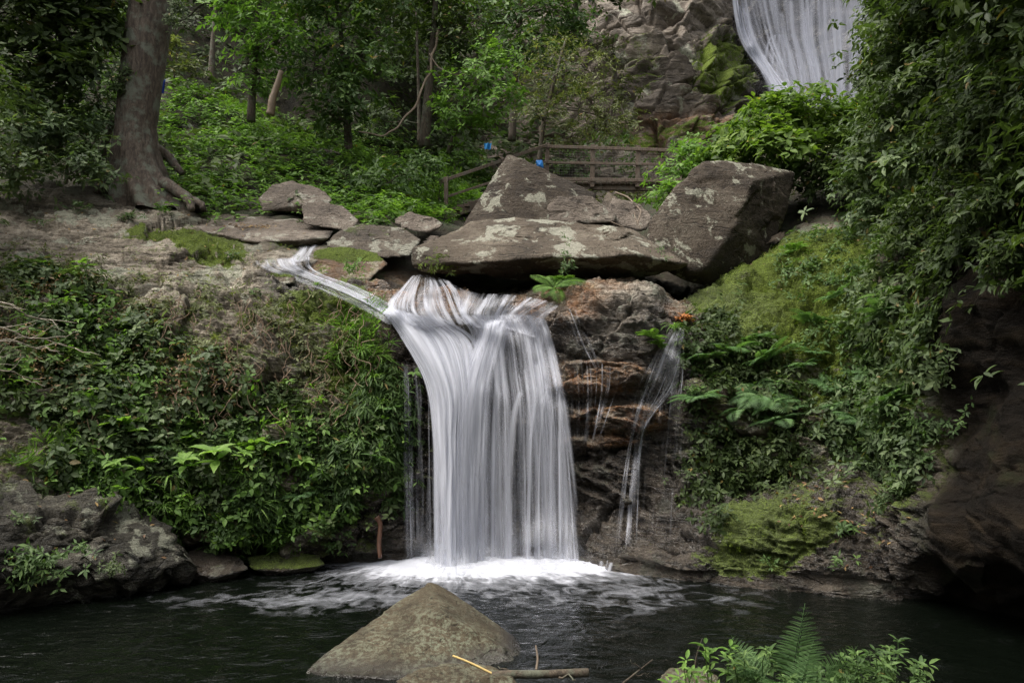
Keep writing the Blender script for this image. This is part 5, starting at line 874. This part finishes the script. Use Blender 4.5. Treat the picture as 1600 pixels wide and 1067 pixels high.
for px, py, n, lab in ((1330, 830, 12, 'small green plant in the middle of the right rock shelf'), (1303, 875, 8, 'small plant low on the right rock shelf'), (1205, 880, 5, 'tiny sprout on the moss of the right rock shelf'), (1410, 760, 16, 'leafy sprig at the foot of the brown wall'), (205, 335, 30, 'small green plant on the rock top under the big trunk'), (135, 322, 20, 'low plant on the rock left of the big trunk'), (70, 345, 12, 'low sprig on the upper left rock'), (10, 290, 20, 'pale leafed plant at the left edge above the rock'), (255, 325, 16, 'little plant against the buttress root'), (370, 395, 16, 'fern sprigs on the mossy rock edge above the stream'), (1215, 400, 14, 'plant between the blocky boulder and the mossy slope'), (1085, 610, 18, 'wet sprigs in the thin side waterfall'), (400, 455, 8, 'sprig on the bare grey rock lip'), (1250, 330, 14, 'leafy plant behind the blocky boulder')):
    g_ = ground(px, py); C = g_ + R.normal(size=(n, 3)) * np.array([.075, .045, .03]) + np.array([0, -.05, .04]); mb = MB(); rosettes(mb, C, np.array([0, -.4, 1.]) + R.normal(size=C.shape) * .3, 6, .06, .35, clump=R.random(n)); tag(mb.build('plant', LG['mid'], origin=g_), lab, 'plant')
g_ = ground(1065, 494); C = g_ + R.normal(size=(22, 3)) * np.array([.06, .04, .02]) + np.array([0, -.03, .03]); mb = MB(); rosettes(mb, C, np.array([0, -.3, 1.]) + R.normal(size=C.shape) * .3, 6, .05, .5, 'full', clump=R.random(22)); tag(mb.build('leaf_pile', leaf_mat('orange_leaf', (.22, .07, .02), (.42, .16, .04), (.55, .26, .08), trans=.1), origin=g_), 'clump of orange dead leaves caught on the rock at the side waterfall top', 'leaf pile')
# fallen leaves
def litter(label, regs, n, L=.05, gate=None):
    wt = np.zeros(len(tp))
    for r in regs: wt = np.maximum(wt, ell(*r))
    wt *= sstep(.2, .7, nz_t) ; i = pick(wt, n); a = R.random(n) * 6.28; D = np.stack([np.cos(a), np.sin(a), 0 * a], 1); Nn = NF[i] + R.normal(size=(n, 3)) * .25; D = D - NF[i] * np.sum(D * NF[i], -1, keepdims=True)
    mb = MB(); put_leaves(mb, tp[i] + NF[i] * .012, D, Nn, L * (.6 + .7 * R.random(n)), .5, 'full', R.random(n)); tag(mb.build('fallen_leaves', LG['dry']), label, 'fallen leaves', kind='stuff')
nz_t = NF[:, 2]
litter('dry brown and yellow leaves scattered over the left rock top', [(220, 400, 260, 70)], 190, .055)
litter('brown fallen leaves on the dark right rock shelf', [(1300, 790, 90, 50), (1350, 850, 80, 50)], 130, .05)
litter('fallen leaves caught among the plants of the mossy right slope', [(1300, 430, 150, 80)], 90, .055)
def on_boulder(label, cx, cy, rx, ry, d0, d1, n, L=.05, obj=None):
    mb = MB(); me = obj.data; nv = len(me.vertices); co = np.zeros(nv * 3); me.vertices.foreach_get('co', co); nr_ = np.zeros(nv * 3); me.vertices.foreach_get('normal', nr_); co = co.reshape(-1, 3) + np.array(obj.location); nr_ = nr_.reshape(-1, 3)
    x, y = pix(co); m = np.where((nr_[:, 2] > .45) & (abs(x - cx) < rx) & (abs(y - cy) < ry))[0]
    if len(m) == 0: return
    i = R.choice(m, n); a = R.random(n) * 6.28; D = np.stack([np.cos(a), np.sin(a), 0 * a], 1); D = D - nr_[i] * np.sum(D * nr_[i], -1, keepdims=True); put_leaves(mb, co[i] + nr_[i] * .012, D, nr_[i] + R.normal(size=(n, 3)) * .25, L * (.6 + .7 * R.random(n)), .5, 'full', R.random(n)); tag(mb.build('fallen_leaves', LG['dry']), label, 'fallen leaves', kind='stuff')
bo = {o['label']: o for o in COL.objects if o.name.startswith('boulder')}
fnd = lambda s_: [o for k, o in bo.items() if s_ in k][0]
on_boulder('brown leaves lying on the wide flat slab', 400, 355, 110, 20, 0, 0, 90, .06, fnd('wide flat slab')); on_boulder('a few yellow leaves on the mossy shore boulder', 120, 810, 140, 70, 0, 0, 34, .05, fnd('large mossy grey'))
